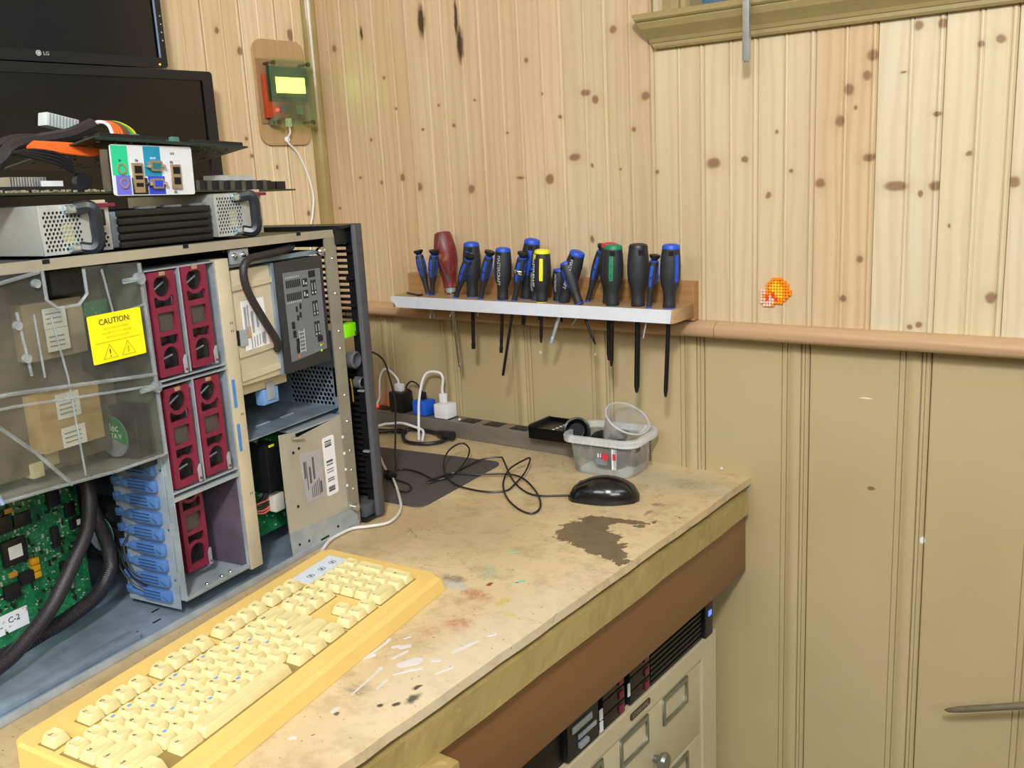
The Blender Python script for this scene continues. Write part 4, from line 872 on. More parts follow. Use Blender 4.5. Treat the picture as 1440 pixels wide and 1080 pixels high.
# local frame: x = -u (towards the back wall), y = w (into the case), z = v (up)
def S(name, mat, u0, u1, w0, w1, v0, v1, bev=0, parent=sv, **k):
    return box(name, mat, parent, -u1, -u0, w0, w1, v0, v1, bev, **k)
def sface(u, w, v): return frame((-u, w, v), (1, 0, 0), (0, 0, 1))       # faces the room
def scab(name, mat, pts, r, parent=sv, n=8, seg=10, **k):
    return cable(name, mat, parent, [(-u, w, v) for u, v, w in pts], r, n, seg, **k)
S('base_sheet', STEEL2, 0, .64, -.001, .200, .0, .0022)
S('back_sheet', M('dull_inner_steel', '6d747c', .45, .6, var=.2, scale=10), 0, .64, .198, .200, .0022, .445)
S('bottom_rail', STEEL, 0, .64, -.0045, -.001, .0, .0085, .0006)
S('floor_step', STEEL2, .40, .60, .012, .030, .0022, .010, .002)
mb = MB()
for u, w in ((.36, .03), (.395, .03), (.43, .03), (.465, .03), (.34, .055), (.50, .0)): mb.box(-u-.006, -u+.006, w, w+.003, .0022, .0026)
mb.build('floor_slot', DARKHOLE, sv, kind='stuff')
# sloping top sheet and rail
MB().hexa([(-.64, 0, .4500), (0, 0, .4420), (0, .2, .4420), (-.64, .2, .4500), (-.64, 0, .4520), (0, 0, .4440), (0, .2, .4440), (-.64, .2, .4520)]).build('top_sheet', M('dark_top_steel', '42464a', .4, .6), sv)
MB().hexa([(-.64, -.004, .4440), (0, -.004, .4350), (0, -.0005, .4350), (-.64, -.0005, .4440), (-.64, -.004, .4550), (0, -.004, .4455), (0, .004, .4455), (-.64, .004, .4550)]).build('top_rail', M('pale_rail_steel', 'b9b6a6', .35, .5, var=.1, scale=12), sv)
for u in (.07, .27, .455): S('rail_slot', DARKHOLE, u, u+.008, -.0046, -.0038, .4425+.012*u, .4470+.012*u)
# right end: flange with rivets, end wall with a honeycomb vent
S('end_flange', M('flange_steel', 'a3a294', .38, .5, var=.1, scale=20), -.004, .0205, -.0035, -.001, .004, .440)
for v in (.405, .355, .300, .275, .205, .165, .12, .09, .06, .035):
    MB().sphere((-.006, -.0036, v), .0026, 8, (1, .6, 1)).build('rivet', CHROME, sv, smooth=True)
for v in (.145, .12, .095, .07): plate('keyhole', [circ(0, 0, .0022, 8)+[(.0012, .0045), (-.0012, .0045)]][:1] if 0 else [circ(0, 0, .0024, 10)], .0008, sface(.021, -.0042, v), WHITEL, sv)
hexes = []
for j in range(9):
    for i in range(11):
        cx_, cy_ = .022+i*.0072+(j % 2)*.0036, .190+j*.0065
        if cy_ < .250: hexes.append(circ(cx_, cy_, .0031, 6, PI/2, 2.5*PI))
plate('honeycomb_vent', [rect(.0, .2, .12, .30)] + hexes + [rect(.002, .018, .200, .245)], .0012, frame((-.003, 0, 0), (0, 1, 0), (0, 0, 1)), STEEL2, sv, label='steel wall with hexagonal vent holes')
S('end_wall_low', STEEL2, .0024, .0036, 0, .2, .0022, .12); S('end_wall_top', STEEL2, .0024, .0036, .05, .2, .30, .41)
# front bezel beyond the end wall
bz = MB()
for (u0, u1, w0, w1, v0, v1) in ((-.046, -.004, .196, .212, .006, .450), (-.054, -.004, -.013, .212, .4465, .4505), (-.054, -.006, -.013, .212, .004, .0075), (-.054, -.002, -.006, .16, .424, .4465), (-.050, -.036, -.012, .004, .008, .4465)):
    bz.box(-u1, -u0, w0, w1, v0, v1)
FB = bz.build('front_bezel', M('bezel_black', '15161a', .4, var=.2), sv)
pf = [(.030, .004), (.033, .0), (.044, -.001), (.051, .002), (.056, .008), (.059, .016), (.059, .020), (.056, .018), (.052, .0095), (.047, .0045), (.034, .0045), (.030, .0055)]
MB().prism([(p-.000, q-.018) for p, q in pf], lambda p, q, h: (p, q, h), .0055, .450).build('side_trim', M('grey_bezel_trim', '4c4d54', .4, var=.08), FB, smooth=True)
for k in range(46):
    v = .032+.00895*k
    if .230 < v < .292: continue
    hid = v < .232
    (MB().box(.048, .0545, .006, .19, v, v+.0042) if not hid else MB().hexa([(.048, .006, v), (.056, .006, v), (.056, .19, v+.006), (.048, .19, v+.006), (.048, .006, v+.0035), (.056, .006, v+.0035), (.056, .19, v+.0095), (.048, .19, v+.0095)])).build('slat', M('bezel_slat', '201c1b', .5), FB)
S('bezel_filter', M('dark_filter_mesh', '131110', .8), -.060, -.058, .004, .19, .02, .232, parent=FB)
for v in (.05, .10, .17, .29, .33, .37, .41): S('inner_rib', M('bezel_black', '15161a'), -.054, -.030, -.010, .004, v, v+.004, parent=FB)
for v in (.10, .195): MB().box(.030, .046, -.010, .002, v+.006, v+.009, .001).build('light_catch', M('light_grey_plastic', '8b8d90', .4), FB)
S('inner_shelf', M('bezel_grey_inner', '4d5054', .4), -.050, -.012, -.008, .1, .0075, .028, .002, parent=FB)
S('green_latch', M('bright_green_plastic', '86e00a', .35, var=.03), -.034, -.006, -.004, .012, .287, .3075, .002, parent=FB)
for u, v, r in ((-.024, .252, .013), (-.034, .215, .009)):
    MB().lathe([(r*.5, 0), (r, .001), (r, .012), (r*.8, .014), (r*.72, .006), (r*.3, .004)], 18, Matrix.Translation((-u, .006, v)) @ Matrix.Rotation(PI/2, 4, 'X')).build('lock_barrel', M('lock_grey', '55565c', .35), FB, smooth=True)
scab('spring', M('brass_yellow', 'b59a3c', .3, .6), [(-.012, .225, -.002), (-.0135, .210, -.002), (-.014, .19, -.002)], .0012, FB, 3, 6)

# ---- drive cage
CG = STEEL
cage = MB()
for (u0, u1, w0, w1, v0, v1) in ((.2285, .230, 0, .10, .024, .426), (.336, .3375, 0, .10, .024, .426), (.2285, .3375, 0, .10, .0235, .0255), (.2285, .3375, 0, .10, .4245, .426), (.2285, .3375, -.001, .10, .2965, .2985), (.2285, .3375, -.001, .10, .2905, .2925), (.2285, .3375, -.001, .10, .160, .1625), (.2285, .3375, -.001, .10, .1505, .1555),
                                 (.2855, .2875, -.001, .10, .300, .4245), (.2855, .2875, -.001, .10, .163, .2905)):
    cage.box(-u1, -u0, w0, w1, v0, v1)
DC = cage.build('drive_cage', CG, sv)
S('cage_back', M('inner_grey_steel', '4a4d55', .5, .5), .2300, .336, .098, .0995, .0255, .4245, parent=DC)
for v in (.345, .19, .115, .05): S('mount_tab', STEEL, .3375, .3385, .006, .020, v-.008, v+.008, .0004, parent=DC)
for v in (.345, .19, .115, .05): MB().sphere((-.339, .013, v), .0028, 8, (.5, 1, 1)).build('rivet', CHROME, DC, smooth=True)
# side column of the cage
S('side_column', BEIGEMET, .2065, .2275, -.0015, .030, .020, .427, .0006)
for (v0, v1) in ((.239, .2755), (.1815, .2175)): S('blue_sticker', M('mid_blue_sticker', '3f86c8', .5, var=.04), .2195, .2245, -.0021, -.0014, v0, v1)
for v in (.227, .335, .120, .345): S('engraved_marks', M('brown_engraving', '6a5f4c', .6), .2110, .2120, -.0020, -.0014, v, v+.003); S('engraved_marks', M('brown_engraving', '6a5f4c', .6), .2140, .2150, -.0020, -.0014, v, v+.003)
# burgundy drive blanks
def blank_loops():
    W_, H_ = .0385, .1215
    L = [rrect(0, W_, 0, H_, .0015, 2)]
    c = (W_*.49, H_-.0165)
    L.append([(c[0]+.0125*math.cos(a), c[1]+.0125*math.sin(a)) for a in [math.radians(-235+290*i/18) for i in range(19)]][::1])
    y0 = H_-.0405
    L.append([(.0055, y0), (.033, y0), (.034, y0+.0095)] + [(c[0]+.0165*math.cos(a), c[1]+.0165*math.sin(a)-.0005) for a in [math.radians(-42-96*i/6) for i in range(7)]] + [(.0045, y0+.0095)])
    L.append(rect(.0070, .0315, H_-.0690, H_-.0475))
    y1 = H_-.0830
    L.append([(.0065, y1-.001), (.0065, y1+.0085), (.033, y1+.0085), (.033, y1-.001)] + [(c[0]+.0150*math.cos(a), .0225+.0150*math.sin(a)) for a in [math.radians(60+60*i/5) for i in range(6)]])
    ar = [(.0075, .0090), (.0315, .0090)] + [(.0195+.0120*math.cos(a), .0220+.0120*math.sin(a)) for a in [PI*i/10 for i in range(11)]]
    L.append(ar); return L
BL = blank_loops()
for (u1, v0, w, dark) in ((.3330, .3015, .0, 0), (.2835, .3030, .0, 0), (.3325, .1655, .0, 0), (.2835, .1665, .0, 0), (.3060, .0420, .030, 1)):
    b = plate('drive_blank', BL, .0035, sface(u1, w, v0), BURG, sv)
    box('blank_interior', M('near_black_interior', '1a1a1e', .35, var=.6, scale=60), b, -u1+.001, -u1+.0375, w+.010, w+.012, v0+.001, v0+.1205)
    box('square_mesh', M('brown_grey_mesh', '4a4641', .6, var=.2, scale=400), b, -u1+.006, -u1+.0325, w+.0022, w+.0035, v0+.051, v0+.0755)
    box('side_wall', BURG, b, -u1, -u1+.0012, w+.0015, w+.05, v0, v0+.121)
    box('lever_clip', M('tan_lever_tab', 'b09070', .4, .2), b, -u1+.016, -u1+.0235, w-.004, w-.0015, v0+.1170, v0+.1215, .0005)
    plate('latch_bracket', [[(.0345, .0), (.0345, .016), (.0375, .022), (.0400, .022), (.0400, .0)]], .0012, sface(u1, w-.003, v0-.001), STEEL, b)
    MB().sphere((-u1+.0375, w-.004, v0+.0035), .0016, 8).build('latch_rivet', BURG, b, smooth=True)
    if not dark:
        MB().tube([(-u1+.010, w+.009, v0+.098), (-u1+.030, w+.009, v0+.108)], .0012, 6).tube([(-u1+.010, w+.009, v0+.018), (-u1+.030, w+.009, v0+.022)], .0012, 6).build('inner_glint', STEEL, b)
S('burgundy_sheet', M('purple_grey_sheet', '6d6270', .35, .3, var=.3, scale=16), .2305, .2315, .004, .097, .026, .150)
S('low_tray_lip', STEEL, .2300, .336, -.001, .006, .0255, .0285)
for u in (.26, .275, .30): MB().sphere((-u, .004, .0295), .003, 8).build('tray_stud', CHROME, sv, smooth=True)
# blue cable clips down the cage's left side
for k in range(9):
    v = .1830-.0203*k
    c_ = MB()
    c_.box(-.3475, -.3388, .020, .066, v, v+.0150, .003).box(-.3475, -.3388, .064, .078, v+.003, v+.0125, .002).box(-.3465, -.3395, .076, .096, v+.0045, v+.0085, .001).box(-.3465, -.3395, .088, .096, v+.0035, v+.013, .001)
    cl = c_.build('cable_clip', CLIP, sv, smooth=True)
    mb = MB()
    for j in range(3): mb.box(-.3481, -.3474, .034, .064, v+.0034+.0042*j, v+.0048+.0042*j)
    mb.hexa([(-.3481, .030, v+.008), (-.3474, .030, v+.008), (-.3474, .023, v+.003), (-.3481, .023, v+.003), (-.3481, .030, v+.0088), (-.3474, .030, v+.0088), (-.3474, .0225, v+.0045), (-.3481, .0225, v+.0045)])
    mb.build('clip_groove', M('deep_blue_groove', '2c4a7c', .6), cl, kind='stuff')
S('clip_backing', STEEL, .3385, .3400, .010, .100, .012, .205)
# fans with round labels
def fan(u, w, v, s, words):
    f_ = S('cooling_fan', M('fan_black', '1b1b1e', .4), u, u+.020, w-s/2, w+s/2, v-s/2, v+s/2)
    ring = plate('fan_ring', [rect(w-s/2, w+s/2, v-s/2, v+s/2), circ(w, v, s*.46, 28)], .004, frame((-u-.023, 0, 0), (0, -1, 0), (0, 0, 1)) @ Matrix.Scale(-1, 4, (1, 0, 0)), M('fan_black', '1b1b1e'), f_)
    for k in range(7):
        a = 2*PI*k/7
        MB().hexa([(-u-.021, w+.02*math.cos(a), v+.02*math.sin(a)), (-u-.021, w+s*.44*math.cos(a+.3), v+s*.44*math.sin(a+.3)), (-u-.0205, w+s*.44*math.cos(a+.75), v+s*.44*math.sin(a+.75)), (-u-.0205, w+.02*math.cos(a+.6), v+.02*math.sin(a+.6)),
                   (-u-.024, w+.02*math.cos(a), v+.02*math.sin(a)), (-u-.024, w+s*.44*math.cos(a+.3), v+s*.44*math.sin(a+.3)), (-u-.0215, w+s*.44*math.cos(a+.75), v+s*.44*math.sin(a+.75)), (-u-.0215, w+.02*math.cos(a+.6), v+.02*math.sin(a+.6))]).build('fan_blade', M('fan_blade_grey', '2c2c30', .35), f_)
    F_ = frame((-u-.026, w, v), (0, -1, 0), (0, 0, 1))
    plate('round_label', [circ(0, 0, .0245, 28)], .001, F_, M('grey_violet_label', '8d93a6', .5), f_)
    plate('green_label_half', [[(.0243*math.cos(a), .0243*math.sin(a)) for a in [math.radians(-22+190*i/16) for i in range(17)]]], .0004, F_ @ Matrix.Translation((0, 0, .0007)), M('label_green', '1c8a4c', .5), f_)
    text('fan_lettering', 'nidec', .0135, F_ @ Matrix.Translation((-.003, .0110, .0010)), WHITEL, f_)
    text('fan_lettering', 'BETA V', .0085, F_ @ Matrix.Translation((.002, .0010, .0010)), WHITEL, f_)
fan(.318, .133, .096, .080, None); fan(.341, .052, .236, .074, None)
# motherboard with components
t = NT('motherboard_green'); p = t.pos(); f1 = t.noise(p, 120, 4); f2 = t.noise(p, 420, 2)
c = t.mix(t.rng(f1, .45, .6, 0, 1), lin('0f6a3c'), lin('1b7f4c')); c = t.mix(t.rng(f2, .60, .68, 0, .7), c, lin('8fae9c')); c = t.mix(t.rng(t.noise(p, 60, 3), .55, .62, 0, .7), c, lin('0c4a2e'))
t.l(c, t.b.inputs['Base Color']); t.b.inputs['Roughness'].default_value = .35; MBRD = t.m
MBo = S('motherboard', MBRD, .363, .64, .140, .1420, .008, .430)
CHIP = M('chip_black', '1c1c20', .4)
for (u, v, a, b, h, lbl) in ((.4567, .1150, .030, .030, .006, 1), (.3970, .1633, .017, .028, .004, 0), (.3775, .1388, .014, .018, .004, 0), (.3765, .1190, .007, .012, .004, 0), (.3700, .1200, .009, .014, .005, 1),
                             (.4020, .1120, .010, .026, .004, 0), (.4680, .0700, .018, .016, .008, 0), (.4480, .0790, .018, .014, .007, 0), (.3990, .0720, .006, .014, .004, 0), (.4400, .1480, .022, .016, .004, 0), (.4700, .150, .03, .02, .005, 0)):
    o = S('chip', CHIP, u-a/2, u+a/2, .140-h, .140, v-b/2, v+b/2, .0005, parent=MBo)
    if lbl: S('chip_label', WHITEL, u-a*.28, u+a*.28, .1396-h, .140-h, v-b*.25, v+b*.25, parent=o)
for k in range(3): S('yellow_capacitor', M('yellow_capacitor', 'e0a41c', .4), .4300, .4400, .133, .140, .0905-.0085*k, .0980-.0085*k, .001, parent=MBo)
for k, (u, v) in enumerate(((.455, .164), (.40, .19), (.462, .088))): S('tan_capacitor', M('tan_capacitor', 'c08a3c', .4), u-.005, u+.005, .136, .140, v-.003, v+.003, .0008, parent=MBo)
random.seed(5); mb = MB()
for _ in range(700):
    u = random.uniform(.368, .60); v = random.uniform(.085, .25) if random.random() < .85 else random.uniform(.02, .09)
    a, b = random.choice([(.0018, .001), (.001, .0018), (.003, .0016), (.0014, .0014), (.002, .005)]); mb.box(-u, -u+a, .1385, .140, v, v+b)
mb.build('tiny_component', M('pale_component', 'a8b8a4', .4, var=.4, scale=900), MBo, kind='stuff')
mb = MB()
for _ in range(220):
    u = random.uniform(.368, .60); v = random.uniform(.02, .25)
    a, b = random.choice([(.003, .002), (.002, .004), (.005, .003), (.0015, .008)]); mb.box(-u, -u+a, .1375, .140, v, v+b)
mb.build('small_component', M('dark_component', '20241f', .5), MBo, kind='stuff')
S('board_label', WHITEL, .452, .50, .1385, .1395, .022, .045, parent=MBo)
text('board_lettering', 'C-2', .010, sface(.470, .1383, .036), M('dark_ink_blue', '2a2f4c', .5), MBo)
MB().sphere((-.395, .136, .052), .0055, 12).build('white_standoff', WHITEP, MBo, smooth=True)
S('connector_block', M('cream_connector', 'c6bf9c', .5), .372, .392, .100, .140, .185, .212, .001)
S('grey_connector', M('grey_connector', '8f9490', .5), .352, .371, .100, .140, .188, .214, .001)
# black sleeved cables
SLV = NT('braided_black_sleeve'); f = SLV.noise(SLV.pos(), 900, 2); SLV.l(SLV.ramp(f, [(.4, lin('141216')), (.65, lin('39343a'))]), SLV.b.inputs['Base Color']); SLV.b.inputs['Roughness'].default_value = .4; SLV.bump(f, .5); SLV = SLV.m
scab('sleeved_cable', SLV, [(.366, .215, .12), (.3770, .178, .100), (.3830, .1602, .09), (.3967, .1262, .085), (.4243, .0966, .08), (.4619, .0605, .075), (.50, .040, .07), (.535, .028, .065), (.60, .02, .06)], .0085)
scab('sleeved_cable', SLV, [(.360, .170, .125), (.3645, .128, .108), (.3585, .0889, .103), (.3640, .0600, .098), (.3905, .0390, .094), (.4351, .0300, .090), (.478, .0290, .085), (.53, .026, .08), (.60, .018, .075)], .0085)
rg = MB()
P_ = spline([(-u, w, v) for u, v, w in [(.3640, .0600, .098), (.3905, .0390, .094), (.4351, .0300, .090), (.478, .0290, .085), (.53, .026, .08)]], 14)
for i in range(0, len(P_)-1):
    d = (P_[i+1]-P_[i]).normalized(); rg.tube([P_[i]-d*.0006, P_[i]+d*.0006], .0093, 10)
rg.build('corrugation_ring', M('ribbed_black_tube', '25232a', .35), sv, kind='stuff')
for k in range(3): scab('fan_wire', BLACK, [(.340, .10-.012*k, .085+.01*k), (.350, .085-.013*k, .085+.006*k), (.352, .060-.010*k, .075), (.345, .045-.008*k, .06)], .0014, sv, 5, 6)
# clear air duct
CD = clear_mat('clear_duct_plastic', 'f0f0ea', .05, .12, 'c9ccc8'); CE = clear_mat('clear_duct_edge', 'e4e8ea', .28, .12, 'cfd6dc')
dk = MB()
dk.prism([(-.343, .2130), (-.343, .4370), (-.418, .4400), (-.418, .412), (-.430, .402), (-.455, .402), (-.466, .412), (-.466, .442), (-.62, .445), (-.62, .225), (-.5008, .2201), (-.4105, .2136)], lambda p, q, h: (p, h, q), -.0045, -.0025)
dk.hexa([(-.343, -.003, .2130), (-.4105, -.003, .2136), (-.4105, .115, .200), (-.343, .090, .205), (-.343, -.003, .2150), (-.4105, -.003, .2156), (-.4105, .115, .202), (-.343, .090, .207)])
dk.hexa([(-.4105, -.003, .2136), (-.62, -.003, .225), (-.62, .115, .205), (-.4105, .115, .200), (-.4105, -.003, .2156), (-.62, -.003, .227), (-.62, .115, .207), (-.4105, .115, .202)])
dk.box(-.3445, -.343, -.003, .09, .214, .437)
DU = dk.build('air_duct', CD, sv, label='clear plastic air duct with a yellow caution label')
def rib(pts, r, mat=CE): MB().tube([(-u, w, v) for u, v, w in pts], r, 6).build('duct_rib', mat, DU, smooth=True)
rib([(.62, .331, -.006), (.52, .3270, -.006), (.343, .3090, -.006)], .0022); rib([(.62, .318, -.006), (.52, .314, -.006), (.343, .2960, -.006)], .0016)
rib([(.4105, .2140, -.004), (.343, .2134, -.004)], .0020); rib([(.62, .227, -.004), (.5008, .2205, -.004), (.4105, .2140, -.004)], .0020)
rib([(.4635, .395, -.005), (.455, .33, -.005), (.452, .222, -.005)], .0012); rib([(.482, .400, -.005), (.481, .335, -.005)], .0012); rib([(.50, .405, -.005), (.495, .34, -.005)], .0016)
rib([(.345, .436, -.005), (.344, .300, -.005), (.3435, .214, -.005)], .0024); rib([(.395, .435, -.005), (.388, .385, -.005), (.343, .390, -.005)], .0014)
rib([(.56, .32, -.005), (.505, .262, -.005), (.470, .217, -.005)], .0022); rib([(.61, .30, -.005), (.565, .262, -.005), (.548, .222, -.005)], .0026, M('pale_blue_edge_plastic', '8fa3d0', .2))
rib([(.466, .442, -.006), (.466, .412, -.006), (.455, .402, -.006), (.430, .402, -.006), (.418, .412, -.006), (.418, .438, -.006)], .0018)
rib([(.62, .425, -.006), (.53, .433, -.006), (.470, .441, -.006)], .0020)
for (u, v) in ((.349, .4194), (.346, .2946)):
    MB().tube([(-u-.022, -.007, v-.0005), (-u-.004, -.008, v)], .0028, 8).tube([(-u, -.010, v), (-u, -.003, v)], .0065, 14).build('duct_screw', CE, DU, smooth=True)
for (u, v) in ((.502, .392), (.498, .358), (.475, .43)): MB().tube([(-u, -.008, v), (-u, -.003, v)], .0045, 12).build('duct_stud', CE, DU, smooth=True)
# caution label
CF = sface(.3885, -.0068, .3620) @ Matrix.Rotation(math.radians(.5), 4, 'Z')
YL = plate('caution_label', [rrect(-.0350, .0350, -.0262, .0262, .0015, 2)], .0006, CF, M('bright_yellow_label', 'fff010', .5, var=.02), DU, label='bright yellow caution label')
text('label_lettering', 'CAUTION:', .0088, CF @ Matrix.Translation((-.001, .0175, .0006)), INK, YL)
YD = M('dull_yellow_print', 'b0a010', .5)
for k in range(3): text('label_lettering', ('HOT SURFACES INSIDE', 'ALLOW TO COOL BEFORE', 'SERVICING THE UNIT')[k], .0032, CF @ Matrix.Translation((0, .0100-.0048*k, .0005)), M('faint_yellow_print', 'd8cc10', .5), YL)
MB().hexa([tuple(CF @ Vector(q)) for q in ((-.029, -.0046, .0003), (.029, -.0046, .0003), (.029, -.0046, .0006), (-.029, -.0046, .0006), (-.029, -.0042, .0003), (.029, -.0042, .0003), (.029, -.0042, .0006), (-.029, -.0042, .0006))]).build('label_rule', YD, YL)
for cx_ in (-.0125, .0115):
    plate('warning_triangle', [[(cx_-.0095, -.0225), (cx_+.0095, -.0225), (cx_, -.0068)], [(cx_-.0086, -.0220), (cx_+.0086, -.0220), (cx_, -.0080)]], .0003, CF @ Matrix.Translation((0, 0, .0005)), YD, YL)
text('label_lettering', '!', .0125, CF @ Matrix.Translation((-.0125, -.0170, .0006)), INK, YL)
text('label_lettering', 'SSS', .0050, CF @ Matrix.Translation((.0115, -.0165, .0006)) @ Matrix.Rotation(PI/2, 4, 'Z') @ Matrix.Scale(.6, 4, (0, 1, 0)), YD, YL)
# processor modules seen through the duct
S('heat_module', M('brown_grey_module', '6c6455', .6, var=.25, scale=25), .352, .61, .055, .128, .222, .430, .002)
S('tan_module', TAN, .394, .470, .030, .055, .246, .308, .001)
S('beige_module', M('dusty_beige_module', '9a8e76', .6), .396, .468, .034, .055, .345, .406, .001)
S('dark_module', M('dark_module_black', '24272a', .4), .400, .440, .020, .055, .412, .438, .001)
S('dark_module', M('dark_module_black', '24272a'), .350, .392, .040, .055, .320, .395, .001)
S('green_board_edge', MBRD, .362, .392, .036, .042, .382, .398)
for (u0, u1, v0, v1) in ((.4215, .4490, .3775, .3990), (.4215, .4487, .3530, .3770), (.4210, .4497, .2790, .3065), (.4190, .4485, .2470, .2690)):
    o = S('module_label', WHITEL, u0, u1, .0285, .0292, v0, v1)
    mb = MB()
    for k in range(3): mb.box(-u1+.003, -u0-.006, .0281, .0285, v0+.005+.005*k, v0+.0065+.005*k)
    mb.build('label_print', M('grey_label_print', '9a9aa0', .6), o, kind='stuff')
for (u, v) in ((.448, .236), (.468, .228)): S('cream_block', M('cream_connector', 'c6bf9c'), u-.007, u+.007, .05, .09, v-.01, v+.006, .001)
# ---- upper right: beige optical drive cage + dark diagram panel
OD = S('optical_drive_cage', BEIGEMET, .1235, .2045, .004, .11, .262, .410, .0008)
for v in (.3845, .2985, .268):
    MB().hexa([(-.203, .001, v), (-.128, .001, v+.003), (-.128, .004, v+.003), (-.203, .004, v), (-.203, .001, v+.007), (-.128, .001, v+.010), (-.128, .004, v+.010), (-.203, .004, v+.007)]).build('pressed_rib', BEIGEMET, OD)
S('side_opening', DARKHOLE, .1980, .2030, .002, .0038, .315, .334, parent=OD); S('tan_insert', M('tan_insert', 'b8935c', .5), .1760, .1850, .002, .0038, .321, .336, parent=OD); S('bent_tab', STEEL, .185, .198, .001, .0038, .313, .334, parent=OD)
PLb = plate('paper_label', [[(-.0235, -.034), (.0215, -.0315), (.0180, .0335), (-.0235, .0325)]], .0006, sface(.1655, .0028, .337), WHITEL, OD)
mb = MB()
for (x0, x1, y0, y1) in ((-.0205, -.0165, -.006, .025), (-.0145, -.0125, -.014, .027), (-.0085, -.0045, -.010, .018), (.0005, .004, -.004, .022), (.010, .014, -.028, -.012)): mb.box(-.1655+x0, -.1655+x1, .0018, .0024, .337+y0, .337+y1)
for k in range(6): mb.box(-.1655-.012+.005*k, -.1655-.0105+.005*k, .0018, .0024, .337-.030+.001*k, .337-.016+.001*k)
mb.build('label_print', M('grey_label_print', '9a9aa0'), PLb, kind='stuff')
DP = S('diagram_panel', M('slate_black_panel', '2b2d33', .35, var=.1), .0300, .1250, -.004, .004, .2620, .4120, .0008)
GLb = plate('diagram_label', [[(-.1140, .3970), (-.1135, .2760), (-.0375, .2815), (-.0375, .3955)]], .0006, frame((0, -.0044, 0), (1, 0, 0), (0, 0, 1)), M('slate_grey_label', '6d7379', .5, var=.04), DP)
mb = MB(); mw = MB()
for r_ in range(2):
    for k in range(8): mb.box(-.110+.0038*k, -.1078+.0038*k, -.0052, -.0047, .3760-.0175*r_, .3860-.0175*r_)
    mb.box(-.0770, -.0670, -.0052, -.0047, .3740-.0160*r_, .3850-.0160*r_); mw.box(-.0755, -.0735, -.0056, -.0052, .377-.016*r_, .383-.016*r_); mw.box(-.0710, -.0685, -.0056, -.0052, .3765-.016*r_, .3795-.016*r_)
    for k in range(8): mw.box(-.110+.0038*k, -.1093+.0038*k, -.0052, -.0047, .3885-.0335*r_, .3910-.0335*r_)
for r_ in range(3):
    for q in range(2):
        mb.box(-.0600+.0060*q, -.0553+.0060*q, -.0052, -.0047, .3600-.0290*r_, .3810-.0290*r_); mw.box(-.0585+.0060*q, -.0568+.0060*q, -.0056, -.0052, .3620-.0290*r_, .3650-.0290*r_)
        mw.box(-.0582+.0060*q, -.0574+.0060*q, -.0056, -.0052, .3670-.0290*r_, .3770-.0290*r_)
mb.box(-.0625, -.0490, -.0052, -.0047, .3850, .3940); mb.box(-.0560, -.0450, -.0052, -.0047, .2935, .3020)
for (x, v) in ((-.1060, .3200), (-.1050, .3080), (-.1010, .2860), (-.1000, .2960)): mb.box(x, x+.006, -.0052, -.0047, v, v+.010)
for (x, y) in ((-.095, .342), (-.087, .345), (-.0885, .333), (-.094, .330)): mb.lathe([(.0018, -.0052), (.0018, -.0047)], 8, Matrix.Translation((x, 0, y)) @ Matrix.Rotation(0, 4, 'X')) if 0 else mb.box(x, x+.0035, -.0052, -.0047, y, y+.0075)
mb.build('diagram_dark_print', INK, GLb, kind='stuff')
for k in range(6): mw.box(-.0935, -.0830, -.0052, -.0047, .2870+.0052*k, .2880+.0052*k)
for (x0, x1, y0, y1) in ((-.0940, -.0934, .285, .317), (-.0830, -.0824, .285, .317)): mw.box(x0, x1, -.0052, -.0047, y0, y1)
mw.build('diagram_light_print', M('pale_print', 'c2c6c9', .5), GLb, kind='stuff')
for (x, v, c_) in ((-.0515, .2885, '9be81a'), (-.0470, .2895, 'e0703a'), (-.0510, .2810, 'b8f01a'), (-.0985, .2815, 'e0703a')):
    plate('status_dot', [circ(x, v, .0019, 10)], .0004, frame((0, -.0058, 0), (1, 0, 0), (0, 0, 1)), M('dot_'+c_, c_, .5, var=0), GLb)
S('panel_side', STEEL2, .1235, .1300, .000, .06, .262, .412)
# top strip: connectors, painted light dots, clamp, black cable
S('top_cross_bar', STEEL2, .030, .2050, .006, .014, .4140, .4200); S('clamp_plate', STEEL, .168, .200, .000, .004, .4180, .4360, .0006)
for u in (.194, .178): MB().sphere((-u, -.001, .4280), .0045, 10, (1, .6, 1)).build('clamp_screw', CHROME, sv, smooth=True)
MB().sphere((-.030, -.002, .4175), .0065, 12).tube([(-.030, 0, .4175), (-.012, 0, .4180)], .0035, 8).build('corner_stud', CHROME, sv, smooth=True)
S('dark_backing', DARKHOLE, .02, .34, .06, .064, .412, .441)
mb = MB()
for k in range(6): mb.box(-.110+.0075*k+(.004 if k > 2 else 0), -.1065+.0075*k+(.004 if k > 2 else 0), .0575, .0600, .4300, .4335)
for k in range(4): mb.box(-.155+.0065*k, -.152+.0065*k, .0575, .0600, .4280, .4315)
mb.build('painted_light_dot', M('tan_light_dot', 'c79a62', .5), sv, kind='stuff')  # solid tan dots, coloured as wall light showing through holes
mb = MB()
for k in range(2): mb.box(-.128+.0075*k, -.1245+.0075*k, .0575, .0600, .4275, .4305)
mb.build('blue_pin_hole', M('blue_pin', '4a86c4', .5), sv, kind='stuff')
scab('ribbed_black_cable', SLV, [(.060, .4345, .03), (.0750, .4290, .010), (.1115, .4260, -.001), (.150, .4245, -.007), (.1785, .4225, -.010), (.1905, .4106, -.010), (.1870, .3828, -.010), (.1640, .3427, -.010), (.1420, .3105, -.008), (.134, .298, .0)], .0052)
